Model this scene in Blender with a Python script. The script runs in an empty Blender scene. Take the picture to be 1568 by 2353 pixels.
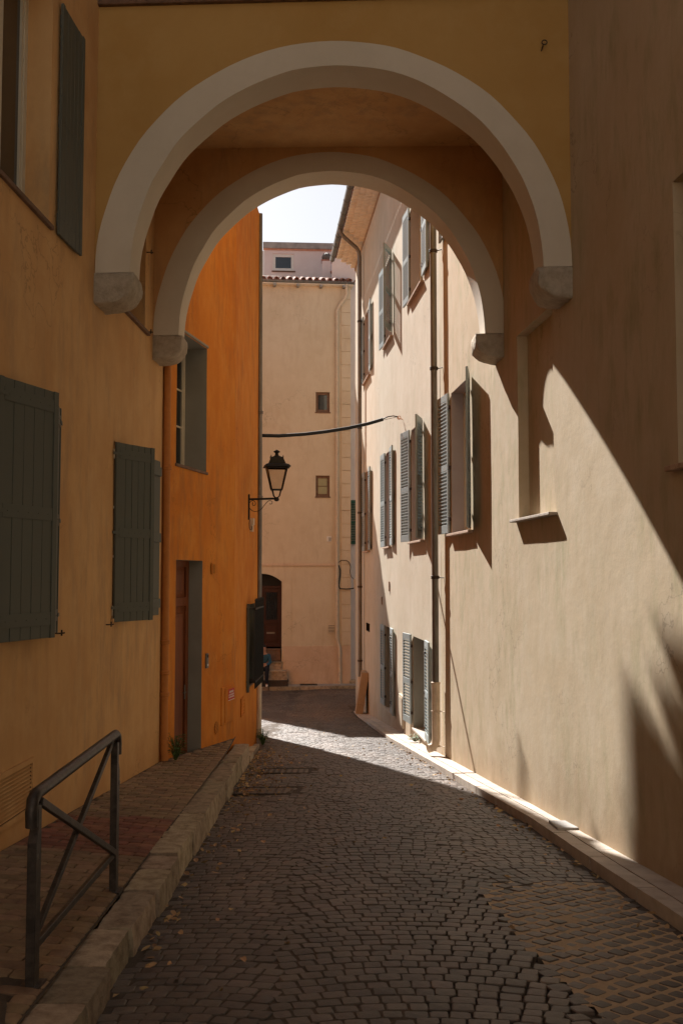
import bpy, math, random
from mathutils import Vector, Matrix, noise
R = random.Random(7)
scene = bpy.context.scene
COL = scene.collection
rad = math.radians
EYE = 1.736

# ------------------------------------------------------------------ camera, world, sun, exposure
F_PX, PITCH = 2280.0, math.atan(141 / 2280.0)
cam = bpy.data.objects.new('camera', bpy.data.cameras.new('camera'))
COL.objects.link(cam)
cam.location = (0, 0, EYE)
cam.rotation_euler = (rad(90) + PITCH, 0, 0)
cam.data.sensor_fit = 'HORIZONTAL'
cam.data.sensor_width = 24.0
cam.data.lens = 24.0 * F_PX / 1568.0
cam.data.clip_start, cam.data.clip_end = 0.1, 2000
scene.camera = cam

SUN_TO = Vector((-0.375, 1.0, 0.92)).normalized()
world = bpy.data.worlds.new("World"); scene.world = world
world.use_nodes = True
nt = world.node_tree
bg = nt.nodes['Background']
sky = nt.nodes.new('ShaderNodeTexSky')
sky.sky_type = 'NISHITA'
sky.sun_disc = False
sky.sun_elevation = math.asin(SUN_TO.z)
sky.sun_rotation = math.atan2(SUN_TO.x, SUN_TO.y)
sky.air_density = 0.7
sky.dust_density = 0.9
sky.ozone_density = 0.6
hs = nt.nodes.new('ShaderNodeHueSaturation'); hs.inputs['Saturation'].default_value = 0.25   # thin white veil over the sky
nt.links.new(sky.outputs[0], hs.inputs['Color']); nt.links.new(hs.outputs[0], bg.inputs[0])
bg.inputs[1].default_value = 0.05
sun = bpy.data.objects.new('sun', bpy.data.lights.new('sun', 'SUN'))
COL.objects.link(sun)
sun.data.energy = 5.0
sun.data.angle = rad(0.53)
sun.data.color = (1.0, 0.955, 0.90)
sun.rotation_euler = SUN_TO.to_track_quat('Z', 'Y').to_euler()
sun.location = (0, 0, 30)
vs = scene.view_settings
vs.view_transform = 'Standard'; vs.look = 'None'; vs.gamma = 1.0; vs.use_curve_mapping = False
vs.exposure = 1.40
scene.cycles.max_bounces = 10
scene.cycles.diffuse_bounces = 5
scene.cycles.use_denoising = True

# ------------------------------------------------------------------ helpers: rays onto the real planes (reference frame 1568 x 2352)
CP, SP = math.cos(PITCH), math.sin(PITCH)
def ray(px, py):
    u = (px - 784) / F_PX; v = (1176 - py) / F_PX
    d = CP - v * SP
    return u / d, (SP + v * CP) / d          # X/Y and (z-EYE)/Y
def road_z(y):
    if y < 27: return EYE - 1.736 - 0.079 * y
    return -0.079 * 27 - 0.031 * (min(y, 60) - 27)
class Wall:
    """vertical plane from p0 to p1 (xy); n points to the street."""
    def __init__(s, p0, p1, flip=False):
        s.p0 = Vector((p0[0], p0[1])); d = Vector((p1[0], p1[1])) - s.p0
        s.L = d.length; s.t = d.normalized()
        s.n = Vector((s.t.y, -s.t.x)) * (-1 if flip else 1)
    def at(s, px, py):
        a, e = ray(px, py)
        # p0 + t*k = (aY, Y)
        den = s.t.x - a * s.t.y
        k = (a * s.p0.y - s.p0.x) / den
        Y = s.p0.y + s.t.y * k
        return k, EYE + e * Y
    def pt(s, k, z, out=0.0):
        p = s.p0 + s.t * k + s.n * out
        return Vector((p.x, p.y, z))
    def kY(s, Y): return (Y - s.p0.y) / s.t.y

WO = {}
def setp(o, label=None, cat=None, group=None, kind=None):
    if label: o['label'] = label
    if cat: o['category'] = cat
    if group: o['group'] = group
    if kind: o['kind'] = kind
    return o
def thing(name, loc, label, cat, group=None, kind=None):
    o = bpy.data.objects.new(name, None); COL.objects.link(o)
    o.empty_display_size = 0.2
    o.location = loc; WO[o.name] = Vector(loc)
    return setp(o, label, cat, group, kind)
def put(o, parent, world_loc):
    w = Vector(world_loc)
    WO[o.name] = w
    if parent is not None:
        o.parent = parent
        o.location = w - WO[parent.name]
    else:
        o.location = w
class MB:
    def __init__(s): s.v = []; s.f = []; s.sm = []
    def add(s, vs, fs, smooth=False):
        b = len(s.v); s.v += [Vector(p) for p in vs]
        for f in fs: s.f.append([i + b for i in f]); s.sm.append(smooth)
        return s
    def quad(s, a, b, c, d): return s.add([a, b, c, d], [(0, 1, 2, 3)])
    def obox(s, o, ax, ay, az):
        """box from corner o with edge vectors"""
        o, ax, ay, az = Vector(o), Vector(ax), Vector(ay), Vector(az)
        vs = [o, o + ax, o + ax + ay, o + ay, o + az, o + ax + az, o + ax + ay + az, o + ay + az]
        return s.add(vs, [(0, 3, 2, 1), (4, 5, 6, 7), (0, 1, 5, 4), (1, 2, 6, 5), (2, 3, 7, 6), (3, 0, 4, 7)])
    def box(s, lo, hi):
        lo, hi = Vector(lo), Vector(hi); d = hi - lo
        return s.obox(lo, (d.x, 0, 0), (0, d.y, 0), (0, 0, d.z))
    def wbox(s, W, k0, k1, z0, z1, o0, o1):
        """box on a wall: along k, z, from o0 to o1 outwards"""
        a = W.pt(k0, z0, o0)
        return s.obox(a, W.pt(k1, z0, o0) - a, W.pt(k0, z0, o1) - a, Vector((0, 0, z1 - z0)))
    def bar(s, p, q, w, h, up=Vector((0, 0, 1))):
        p, q = Vector(p), Vector(q); d = (q - p).normalized()
        x = d.cross(up)
        if x.length < 1e-4: x = d.cross(Vector((1, 0, 0)))
        x.normalize(); y = x.cross(d).normalized()
        o = p - x * w / 2 - y * h / 2
        return s.obox(o, x * w, y * h, q - p)
    def tube(s, pts, r, n=10, cap=True, radii=None):
        pts = [Vector(p) for p in pts]
        rings = []; prev = None
        for i, p in enumerate(pts):
            if i == 0: d = pts[1] - p
            elif i == len(pts) - 1: d = p - pts[-2]
            else: d = (pts[i + 1] - p).normalized() + (p - pts[i - 1]).normalized()
            d.normalize()
            if prev is None:
                x = d.cross(Vector((0, 0, 1)))
                if x.length < 1e-3: x = d.cross(Vector((1, 0, 0)))
            else: x = prev - d * prev.dot(d)
            x.normalize(); prev = x; y = d.cross(x)
            rr = radii[i] if radii else r
            rings.append([p + (x * math.cos(2 * math.pi * k / n) + y * math.sin(2 * math.pi * k / n)) * rr for k in range(n)])
        vs = [v for g in rings for v in g]; fs = []
        for i in range(len(rings) - 1):
            for k in range(n):
                a = i * n + k; b = i * n + (k + 1) % n
                fs.append((a, b, b + n, a + n))
        s.add(vs, fs, True)
        if cap:
            s.add(rings[0], [tuple(range(n - 1, -1, -1))]); s.add(rings[-1], [tuple(range(n))])
        return s
    def lathe(s, c, prof, n=16, smooth=True):
        c = Vector(c); vs = []
        for r, z in prof:
            vs += [c + Vector((r * math.cos(2 * math.pi * k / n), r * math.sin(2 * math.pi * k / n), z)) for k in range(n)]
        fs = []
        for i in range(len(prof) - 1):
            for k in range(n):
                a = i * n + k; b = i * n + (k + 1) % n
                fs.append((a, b, b + n, a + n))
        return s.add(vs, fs, smooth)
    def prism(s, poly, ext):
        """poly: list of world points, extruded by ext"""
        n = len(poly); ext = Vector(ext)
        vs = [Vector(p) for p in poly] + [Vector(p) + ext for p in poly]
        fs = [tuple(range(n - 1, -1, -1)), tuple(range(n, 2 * n))] + [(i, (i + 1) % n, (i + 1) % n + n, i + n) for i in range(n)]
        return s.add(vs, fs)
    def mesh(s, name, mat, origin):
        me = bpy.data.meshes.new(name)
        me.from_pydata([v - origin for v in s.v], [], s.f)
        for p, sm in zip(me.polygons, s.sm): p.use_smooth = sm
        for m in (mat if isinstance(mat, (list, tuple)) else [mat]): me.materials.append(m)
        me.update(); return me
    def build(s, name, mat, parent=None, bevel=0, **k):
        lo = Vector((min(v.x for v in s.v), min(v.y for v in s.v), min(v.z for v in s.v)))
        hi = Vector((max(v.x for v in s.v), max(v.y for v in s.v), max(v.z for v in s.v)))
        org = Vector(((lo.x + hi.x) / 2, (lo.y + hi.y) / 2, lo.z))
        o = bpy.data.objects.new(name, s.mesh(name, mat, org)); COL.objects.link(o)
        put(o, parent, org); setp(o, **k)
        if bevel:
            b = o.modifiers.new('bevel', 'BEVEL'); b.width = bevel; b.segments = 2; b.limit_method = 'ANGLE'; b.angle_limit = rad(35)
        return o

def nz(x, y, z=0.0): return noise.noise(Vector((x, y, z)))

# ------------------------------------------------------------------ materials
def new_mat(name):
    m = bpy.data.materials.new(name); m.use_nodes = True
    n = m.node_tree.nodes; l = m.node_tree.links
    b = n['Principled BSDF']
    return m, n, l, b
def mixc(n, l, a, b, fac, mode='MIX'):
    x = n.new('ShaderNodeMix'); x.data_type = 'RGBA'; x.blend_type = mode
    for sock, val in ((0, fac), (6, a), (7, b)):
        if hasattr(val, 'is_linked') or hasattr(val, 'links'): l.new(val, x.inputs[sock])
        elif sock == 0: x.inputs[0].default_value = val
        else: x.inputs[sock].default_value = (*val, 1)
    return x.outputs[2]
def coords(n, l, scale=(1, 1, 1)):
    g = n.new('ShaderNodeNewGeometry'); mp = n.new('ShaderNodeMapping')
    l.new(g.outputs['Position'], mp.inputs[0]); mp.inputs['Scale'].default_value = scale
    return mp.outputs[0]
def tex(n, l, vec, scale, detail=4, rough=0.55, lo=0.35, hi=0.65):
    t = n.new('ShaderNodeTexNoise'); t.inputs['Scale'].default_value = scale
    t.inputs['Detail'].default_value = detail; t.inputs['Roughness'].default_value = rough
    l.new(vec, t.inputs['Vector'])
    r = n.new('ShaderNodeMapRange'); r.inputs[1].default_value = lo; r.inputs[2].default_value = hi
    l.new(t.outputs[0], r.inputs[0])
    return r.outputs[0]
def mulv(n, l, a, k):
    m = n.new('ShaderNodeMath'); m.operation = 'MULTIPLY'; l.new(a, m.inputs[0])
    if isinstance(k, float): m.inputs[1].default_value = k
    else: l.new(k, m.inputs[1])
    return m.outputs[0]
def bump(n, l, b, h, strength, dist, prev=None):
    bp = n.new('ShaderNodeBump'); bp.inputs['Strength'].default_value = strength; bp.inputs['Distance'].default_value = dist
    l.new(h, bp.inputs['Height'])
    if prev is not None: l.new(prev, bp.inputs['Normal'])
    l.new(bp.outputs[0], b.inputs['Normal']); return bp.outputs[0]
def stucco(name, base, dark, light, stain=None, stain_amt=0.35, bmp=0.25, streak=0.5, rough=0.9):
    """lime render: cloudy tone, vertical rain streaks, grain"""
    m, n, l, b = new_mat(name)
    P = coords(n, l)
    c = mixc(n, l, base, dark, mulv(n, l, tex(n, l, P, 0.9, 5, 0.6), 0.8))
    c = mixc(n, l, c, light, mulv(n, l, tex(n, l, P, 2.3, 6, 0.65, 0.45, 0.75), 0.55))
    S = coords(n, l, (2.2, 2.2, 0.5))
    c = mixc(n, l, c, dark, mulv(n, l, tex(n, l, S, 1.6, 6, 0.62, 0.5, 0.75), streak))
    if stain:
        S2 = coords(n, l, (4.5, 4.5, 1.3))
        f = mulv(n, l, tex(n, l, S2, 1.0, 7, 0.7, 0.47, 0.72), tex(n, l, P, 0.6, 3, 0.5, 0.36, 0.6))
        c = mixc(n, l, c, stain, mulv(n, l, f, stain_amt))
    c = mixc(n, l, c, tuple(x * 0.6 for x in base), mulv(n, l, tex(n, l, P, 60, 3, 0.6, 0.55, 0.8), 0.12))
    if stain:      # rising damp and splash dirt following the slope of the lane, plus hairline cracks
        sx = n.new('ShaderNodeSeparateXYZ'); l.new(P, sx.inputs[0])
        my = n.new('ShaderNodeMath'); my.operation = 'MULTIPLY_ADD'; my.inputs[1].default_value = .079; l.new(sx.outputs[1], my.inputs[0]); l.new(sx.outputs[2], my.inputs[2])
        nzv = n.new('ShaderNodeMath'); nzv.operation = 'MULTIPLY_ADD'; nzv.inputs[1].default_value = -.55; l.new(tex(n, l, P, 2.2, 6, .65, .3, .7), nzv.inputs[0]); l.new(my.outputs[0], nzv.inputs[2])
        mr = n.new('ShaderNodeMapRange'); mr.inputs[1].default_value = .45; mr.inputs[2].default_value = -.20; l.new(nzv.outputs[0], mr.inputs[0])
        c = mixc(n, l, c, tuple(x * f_ for x, f_ in zip(base, (.62, .52, .46))), mulv(n, l, mr.outputs[0], .6))
        vo = n.new('ShaderNodeTexVoronoi'); vo.feature = 'DISTANCE_TO_EDGE'; vo.inputs['Scale'].default_value = .9
        ns = n.new('ShaderNodeTexNoise'); ns.inputs['Scale'].default_value = 3.0; ns.inputs['Detail'].default_value = 6; l.new(P, ns.inputs['Vector'])
        va = n.new('ShaderNodeVectorMath'); va.operation = 'ADD'; l.new(P, va.inputs[0]); l.new(ns.outputs['Color'], va.inputs[1]); l.new(va.outputs[0], vo.inputs['Vector'])
        mc = n.new('ShaderNodeMapRange'); mc.inputs[1].default_value = .010; mc.inputs[2].default_value = .002; l.new(vo.outputs['Distance'], mc.inputs[0])
        c = mixc(n, l, c, tuple(x * .45 for x in base), mulv(n, l, mulv(n, l, mc.outputs[0], tex(n, l, P, .45, 2, .5, .52, .6)), .55))
    l.new(c, b.inputs['Base Color'])
    b.inputs['Roughness'].default_value = rough; b.inputs['Specular IOR Level'].default_value = 0.15
    p1 = bump(n, l, b, tex(n, l, P, 4.0, 5, 0.6, 0.2, 0.8), bmp, 0.010)
    bump(n, l, b, tex(n, l, P, 95.0, 3, 0.6, 0.2, 0.8), bmp * 0.8, 0.002, p1)
    return m
def plain(name, col, rough=0.6, metal=0.0, var=0.25, scale=6.0, bmp=0.1, spec=0.3, col2=None, stretch=(1, 1, 1), rand=0.0):
    m, n, l, b = new_mat(name)
    P = coords(n, l, stretch)
    c2 = col2 or tuple(x * 0.55 for x in col)
    c = mixc(n, l, col, c2, mulv(n, l, tex(n, l, P, scale, 6, 0.65, 0.4, 0.75), min(1.0, var * 2.5)))
    if rand:
        oi = n.new('ShaderNodeObjectInfo'); g = n.new('ShaderNodeNewGeometry')
        ad = n.new('ShaderNodeMath'); ad.operation = 'ADD'
        l.new(oi.outputs['Random'], ad.inputs[0]); l.new(g.outputs['Random Per Island'], ad.inputs[1])
        fr = n.new('ShaderNodeMath'); fr.operation = 'FRACT'; l.new(ad.outputs[0], fr.inputs[0])
        mr = n.new('ShaderNodeMapRange'); mr.inputs[3].default_value = 1 - rand; mr.inputs[4].default_value = 1 + rand
        l.new(fr.outputs[0], mr.inputs[0])
        hs = n.new('ShaderNodeHueSaturation'); l.new(c, hs.inputs['Color']); l.new(mr.outputs[0], hs.inputs['Value'])
        mr2 = n.new('ShaderNodeMapRange'); mr2.inputs[3].default_value = 0.5 - rand * 0.05; mr2.inputs[4].default_value = 0.5 + rand * 0.04
        m7 = n.new('ShaderNodeMath'); m7.operation = 'MULTIPLY'; m7.inputs[1].default_value = 7.31; l.new(fr.outputs[0], m7.inputs[0])
        f2 = n.new('ShaderNodeMath'); f2.operation = 'FRACT'; l.new(m7.outputs[0], f2.inputs[0])
        l.new(f2.outputs[0], mr2.inputs[0]); l.new(mr2.outputs[0], hs.inputs['Hue'])
        c = hs.outputs[0]
    l.new(c, b.inputs['Base Color'])
    b.inputs['Roughness'].default_value = rough; b.inputs['Metallic'].default_value = metal
    b.inputs['Specular IOR Level'].default_value = spec
    if bmp: bump(n, l, b, tex(n, l, P, scale * 5, 6, 0.65, 0.2, 0.8), bmp, 0.01)
    return m
M = {}
M['peach'] = stucco('peach_render', (.66, .40, .18), (.54, .30, .125), (.71, .47, .24), (.38, .25, .14), .8, .25, .6)
M['right'] = stucco('pale_apricot_render', (.52, .42, .292), (.46, .36, .235), (.57, .485, .37), (.34, .305, .18), 1.0, .3, .5)
M['right2'] = stucco('cream_render', (.54, .465, .36), (.48, .40, .29), (.60, .535, .44), (.40, .36, .25), .7, .3, .4)
M['orange'] = stucco('orange_render', (.66, .24, .036), (.55, .17, .022), (.73, .34, .08), (.36, .15, .05), .8, .25, .7)
M['ochre'] = stucco('ochre_render', (.49, .30, .105), (.44, .255, .08), (.53, .345, .14), None, 0, .15, .2)
M['ring'] = stucco('pale_arch_render', (.64, .575, .47), (.58, .515, .41), (.68, .62, .52), None, 0, .15, .3)
M['far'] = stucco('beige_render', (.61, .515, .385), (.55, .45, .32), (.66, .57, .44), (.42, .30, .19), .4, .15, .3)
M['plinth'] = stucco('plinth_render', (.62, .47, .35), (.52, .37, .26), (.68, .54, .42), (.35, .24, .16), .5, .2, .3)
M['lilac'] = stucco('lilac_render', (.70, .62, .60), (.65, .56, .54), (.74, .67, .65), None, 0, .15, .2)
M['coral'] = plain('coral_line', (.62, .30, .20), .9)
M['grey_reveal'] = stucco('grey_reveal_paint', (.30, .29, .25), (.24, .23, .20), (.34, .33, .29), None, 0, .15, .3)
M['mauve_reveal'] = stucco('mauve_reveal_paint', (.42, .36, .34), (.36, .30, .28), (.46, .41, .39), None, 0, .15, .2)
M['concrete'] = plain('weathered_concrete', (.36, .34, .32), .9, var=.4, scale=3, col2=(.20, .19, .18))
M['corbel'] = plain('rough_limestone', (.60, .52, .41), .95, var=.35, scale=11, bmp=1.6, col2=(.36, .29, .20))
M['kerb'] = plain('worn_limestone', (.44, .355, .255), .9, var=.45, scale=9, bmp=1.0, col2=(.17, .12, .08), rand=.30)
M['kerb2'] = plain('pale_kerb_stone', (.50, .43, .36), .9, var=.3, scale=5, bmp=.35, col2=(.30, .25, .20), rand=.08)
M['cobble'] = plain('porphyry_cobble', (.088, .070, .058), .5, var=.35, scale=22, bmp=.3, col2=(.055, .043, .036), rand=.30, spec=.4)
_n = M['cobble'].node_tree.nodes; _l = M['cobble'].node_tree.links; _b = _n['Principled BSDF']; _s = _b.inputs['Base Color'].links[0].from_socket
_c = mixc(_n, _l, _s, (1.75, 1.68, 1.6), mulv(_n, _l, tex(_n, _l, coords(_n, _l, (1, .45, 1)), 1.1, 4, .6, .42, .68), 1.0), 'MULTIPLY')
_l.new(_c, _b.inputs['Base Color'])
M['mortar'] = plain('dark_joint_grit', (.095, .072, .055), .95, var=.4, scale=25, bmp=.5, col2=(.055, .042, .032))
M['mortar_pale'] = plain('sandy_mortar', (.50, .37, .24), .95, var=.3, scale=20, bmp=.5, col2=(.34, .245, .16))
M['paver'] = plain('terracotta_paver', (.27, .185, .115), .9, var=.35, scale=12, bmp=.5, col2=(.16, .10, .065), rand=.22)
M['paver_red'] = plain('red_paver', (.23, .105, .07), .9, var=.35, scale=12, bmp=.5, col2=(.13, .06, .045), rand=.22)
M['asphalt'] = plain('tar_patch', (.075, .062, .052), .9, var=.4, scale=30, bmp=.5)
M['zinc'] = plain('dull_zinc', (.20, .185, .165), .5, metal=.35, var=.4, scale=7, bmp=.08, col2=(.11, .095, .08), stretch=(1, 1, .3))
M['pipe_orange'] = plain('painted_downpipe_orange', (.52, .20, .05), .7, var=.2, scale=8)
M['pipe_cream'] = plain('cream_downpipe', (.62, .50, .37), .6, var=.2, scale=8)
M['shutter'] = plain('blue_grey_paint', (.30, .345, .345), .55, var=.15, scale=14, bmp=.05, col2=(.22, .26, .26))
M['slate'] = plain('dark_grey_green_paint', (.098, .102, .082), .6, var=.2, scale=10, bmp=.08, col2=(.09, .095, .08))
M['green'] = plain('dark_green_paint', (.03, .10, .07), .5, var=.2)
M['iron'] = plain('black_iron', (.012, .011, .010), .6, metal=.0, var=.2, scale=20, bmp=.1)
M['iron_worn'] = plain('worn_painted_iron', (.035, .030, .028), .42, metal=.3, var=.5, scale=14, bmp=.15, col2=(.10, .08, .07))
M['hinge'] = plain('rusty_hinge', (.07, .05, .04), .7, metal=.3, var=.4, scale=30)
M['wood'] = plain('varnished_wood', (.22, .065, .02), .5, var=.4, scale=9, bmp=.1, col2=(.10, .03, .012), stretch=(1, 1, .12))
M['darkred'] = plain('dark_red_door', (.038, .009, .006), .5, var=.3, scale=8, stretch=(1, 1, .2))
M['frame'] = plain('cream_window_paint', (.62, .56, .44), .5, var=.1)
M['white'] = plain('white_paint', (.72, .70, .66), .5, var=.1)
M['sill'] = plain('clay_sill', (.50, .36, .26), .8, var=.4, scale=14, bmp=.3, col2=(.28, .17, .11))
M['sill_dark'] = plain('brown_sill', (.20, .12, .08), .8, var=.4, scale=14, bmp=.3)
M['tile'] = plain('canal_tile', (.42, .20, .14), .85, var=.5, scale=9, bmp=.3, col2=(.20, .095, .07), rand=.25)
M['tile_pale'] = plain('mortared_eave_tile', (.84, .77, .66), .9, var=.15, scale=8, bmp=.2, rand=.06)
M['card'] = plain('brown_cardboard', (.40, .29, .195), .85, var=.15, scale=6, bmp=.05)
M['leaf'] = plain('dry_leaf', (.42, .28, .14), .8, var=.3, scale=30, rand=.4, bmp=0)
M['green_leaf'] = plain('green_leaf', (.075, .13, .035), .6, var=.3, scale=30, rand=.3, bmp=0)
M['red_label'] = plain('red_label', (.52, .035, .025), .6, var=.1)
M['dark'] = plain('dark_void', (.02, .018, .016), .9, var=.1, bmp=0)  # near-black stands in for shade in vent gaps; also fanlight, lens and eyes
M['skin'] = plain('skin', (.42, .24, .17), .6, var=.1, bmp=0)
M['jacket'] = plain('blue_jacket', (.025, .085, .14), .8, var=.2)
M['trousers'] = plain('dark_trousers', (.012, .014, .022), .85, var=.2)
M['cable'] = plain('black_cable', (.012, .012, .013), .4, var=.1, bmp=0)
def glass(name, tint):
    m, n, l, b = new_mat(name)
    b.inputs['Base Color'].default_value = (*tint, 1); b.inputs['Roughness'].default_value = .04
    b.inputs['Specular IOR Level'].default_value = .6
    return m
M['glass'] = glass('window_glass', (.015, .017, .02))
M['glass_blue'] = glass('skylight_glass', (.03, .04, .05))
M['glass_sage'] = plain('frosted_sage_glass', (.34, .33, .20), .35, var=.1, bmp=0)
m, n, l, b = new_mat('clear_lantern_glass')
b.inputs['Transmission Weight'].default_value = 1; b.inputs['Roughness'].default_value = .02; b.inputs['IOR'].default_value = 1.02
b.inputs['Base Color'].default_value = (.86, .83, .78, 1); M['lantern_glass'] = m

# ------------------------------------------------------------------ walls with openings
def wall_panel(W, k0, k1, z0, z1, holes, mat, parent, name='wall', step=0.4, amp=0.005, seed=0.0, fn=None):
    ks = sorted(set([k0, k1] + [h[i] for h in holes for i in (0, 1)])); zs = sorted(set([z0, z1] + [h[i] for h in holes for i in (2, 3)]))
    def fill(a):
        r = []
        for p, q in zip(a, a[1:]):
            n_ = max(1, int(math.ceil((q - p) / step)))
            r += [p + (q - p) * i / n_ for i in range(n_)]
        return r + [a[-1]]
    ks, zs = fill(ks), fill(zs)
    def dsp(k, z): return amp * (nz(k * .7 + seed, z * .55, seed) + .5 * nz(k * 2.1, z * 1.7, seed + 5)) + (fn(k, z) if fn else 0)
    mb = MB(); idx = {}
    def vid(i, j):
        if (i, j) not in idx:
            idx[(i, j)] = len(mb.v); mb.v.append(W.pt(ks[i], zs[j], dsp(ks[i], zs[j])))
        return idx[(i, j)]
    for i in range(len(ks) - 1):
        for j in range(len(zs) - 1):
            kc, zc = (ks[i] + ks[i + 1]) / 2, (zs[j] + zs[j + 1]) / 2
            if any(h[0] < kc < h[1] and h[2] < zc < h[3] for h in holes): continue
            mb.f.append([vid(i, j), vid(i + 1, j), vid(i + 1, j + 1), vid(i, j + 1)]); mb.sm.append(True)
    mb.build(name, mat, parent)
    for h in holes:
        depth = h[4]; rm = h[5]
        r = MB()
        hk = [k for k in ks if h[0] - 1e-6 <= k <= h[1] + 1e-6]; hz = [z for z in zs if h[2] - 1e-6 <= z <= h[3] + 1e-6]
        for a, b_ in zip(hk, hk[1:]):
            for z in (h[2], h[3]):
                r.quad(W.pt(a, z, dsp(a, z)), W.pt(b_, z, dsp(b_, z)), W.pt(b_, z, -depth), W.pt(a, z, -depth))
        for a, b_ in zip(hz, hz[1:]):
            for k in (h[0], h[1]):
                r.quad(W.pt(k, a, dsp(k, a)), W.pt(k, b_, dsp(k, b_)), W.pt(k, b_, -depth), W.pt(k, a, -depth))
        if len(h) > 6 and h[6]:
            r.quad(W.pt(h[0], h[2], -depth), W.pt(h[1], h[2], -depth), W.pt(h[1], h[3], -depth), W.pt(h[0], h[3], -depth))
        r.build('reveal', rm, parent)
def shell(pts, z0, z1, mat, parent, name='rear_wall'):
    """closing faces of a house: open polyline of xy points + flat top over the closed outline"""
    mb = MB()
    for a, b_ in zip(pts, pts[1:]):
        mb.quad((a[0], a[1], z0), (b_[0], b_[1], z0), (b_[0], b_[1], z1), (a[0], a[1], z1))
    mb.build(name, mat, parent)
    MB().add([(p[0], p[1], z1) for p in pts], [tuple(range(len(pts)))]).build('roof', M['tile'], parent)
def casement(W, k0, k1, z0, z1, depth, parent, fm, rows=3, leaves=2, gm=None, bar=0.045, label=None):
    """window with frame + panes; window mesh = frame, panes are sub-parts"""
    f = MB()
    f.wbox(W, k0, k0 + bar, z0, z1, -depth - .01, -depth + .05); f.wbox(W, k1 - bar, k1, z0, z1, -depth - .01, -depth + .05)
    f.wbox(W, k0 + bar, k1 - bar, z0, z0 + bar, -depth - .01, -depth + .05); f.wbox(W, k0 + bar, k1 - bar, z1 - bar, z1, -depth - .01, -depth + .05)
    lw = (k1 - k0 - 2 * bar) / leaves
    panes = []
    for i in range(leaves):
        a = k0 + bar + lw * i; b_ = a + lw; s_ = .045
        f.wbox(W, a + .002, a + s_, z0 + bar, z1 - bar, -depth + .002, -depth + .042); f.wbox(W, b_ - s_, b_ - .002, z0 + bar, z1 - bar, -depth + .002, -depth + .042)
        f.wbox(W, a + s_, b_ - s_, z0 + bar, z0 + bar + .06, -depth + .002, -depth + .042); f.wbox(W, a + s_, b_ - s_, z1 - bar - .05, z1 - bar, -depth + .002, -depth + .042)
        zz0, zz1 = z0 + bar + .06, z1 - bar - .05
        for r in range(rows):
            pa, pb = zz0 + (zz1 - zz0) * r / rows, zz0 + (zz1 - zz0) * (r + 1) / rows
            if r: f.wbox(W, a + s_, b_ - s_, pa - .012, pa + .012, -depth + .006, -depth + .038)
            panes.append((a + s_, b_ - s_, pa + (.012 if r else 0), pb - (.012 if r < rows - 1 else 0)))
    w = f.build('window', fm, parent, label=label)
    for p in panes:
        MB().wbox(W, p[0], p[1], p[2], p[3], -depth + .014, -depth + .02).build('pane', gm or M['glass'], w)
    return w
def sill(W, k0, k1, z, parent, mat, out=.07, th=.035, name='sill', depth=.2):
    return MB().wbox(W, k0, k1, z - th, z + .004, -depth, out).build(name, mat, parent, bevel=.006)

slat_mesh = {}
def louvre_shutter(h, f, z0, z1, parent, individual, th=.032, turned=True):
    """hinge foot h, free-edge foot f (xy), louvred leaf; the leaf frame is the part, slats are sub-parts"""
    h = Vector((h[0], h[1])); f = Vector((f[0], f[1])); d = (f - h); w = d.length; d.normalize(); nn = Vector((d.y, -d.x))
    def P(a, z, o): q = h + d * a + nn * o; return Vector((q.x, q.y, z))
    mb = MB(); st = .058
    def B(a0, a1, za, zb, o0=-th / 2, o1=th / 2):
        o = P(a0, za, o0); mb.obox(o, P(a1, za, o0) - o, P(a0, za, o1) - o, Vector((0, 0, zb - za)))
    zm = z0 + (z1 - z0) * .47
    B(0, st, z0, z1); B(w - st, w, z0, z1)
    B(st, w - st, z0, z0 + .13); B(st, w - st, z1 - .11, z1); B(st, w - st, zm - .05, zm + .05)
    s = mb.build('shutter', M['shutter'], parent, bevel=.003)
    # hardware
    for z in (z0 + .22, zm, z1 - .22):
        hb = MB(); o = P(-.045, z - .03, -.012); hb.obox(o, P(.07, z - .03, -.012) - o, P(-.045, z - .03, .024) - o, Vector((0, 0, .05))); hb.build('hinge', M['hinge'], s)
    pitch = .056; sw = w - 2 * st + .006
    key = round(sw, 2)
    zs = []
    for a, b_ in ((z0 + .13, zm - .05), (zm + .05, z1 - .11)):
        n_ = int((b_ - a) / pitch)
        for i in range(n_): zs.append(a + (b_ - a) * (i + .5) / n_)
    ang = math.atan2(d.y, d.x)
    if (nn.dot(RW.n) < 0) != turned: ang += math.pi          # louvres slope down towards the street face
    prof = [(-.0165, -.026), (.0165, .004), (.0165, .024), (-.0165, -.004)]
    if individual:
        if key not in slat_mesh:
            q = MB(); q.prism([Vector((-key / 2, p[0], p[1])) for p in prof], Vector((key, 0, 0)))
            slat_mesh[key] = q.mesh('slat', M['shutter'], Vector((0, 0, 0)))
        for z in zs:
            o = bpy.data.objects.new('slat', slat_mesh[key]); COL.objects.link(o)
            o.rotation_euler = (R.uniform(-.03, .03), 0, ang)
            put(o, s, P(w / 2, z, 0))
    else:
        q = MB(); D3 = Vector((math.cos(ang), math.sin(ang), 0)); Y3 = Vector((-D3.y, D3.x, 0))
        for z in zs:
            q.prism([P(w / 2, z, 0) - D3 * sw / 2 + Y3 * p[0] + Vector((0, 0, p[1])) for p in prof], D3 * sw)
        q.build('slat', M['shutter'], s, kind='stuff')
    return s
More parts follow.
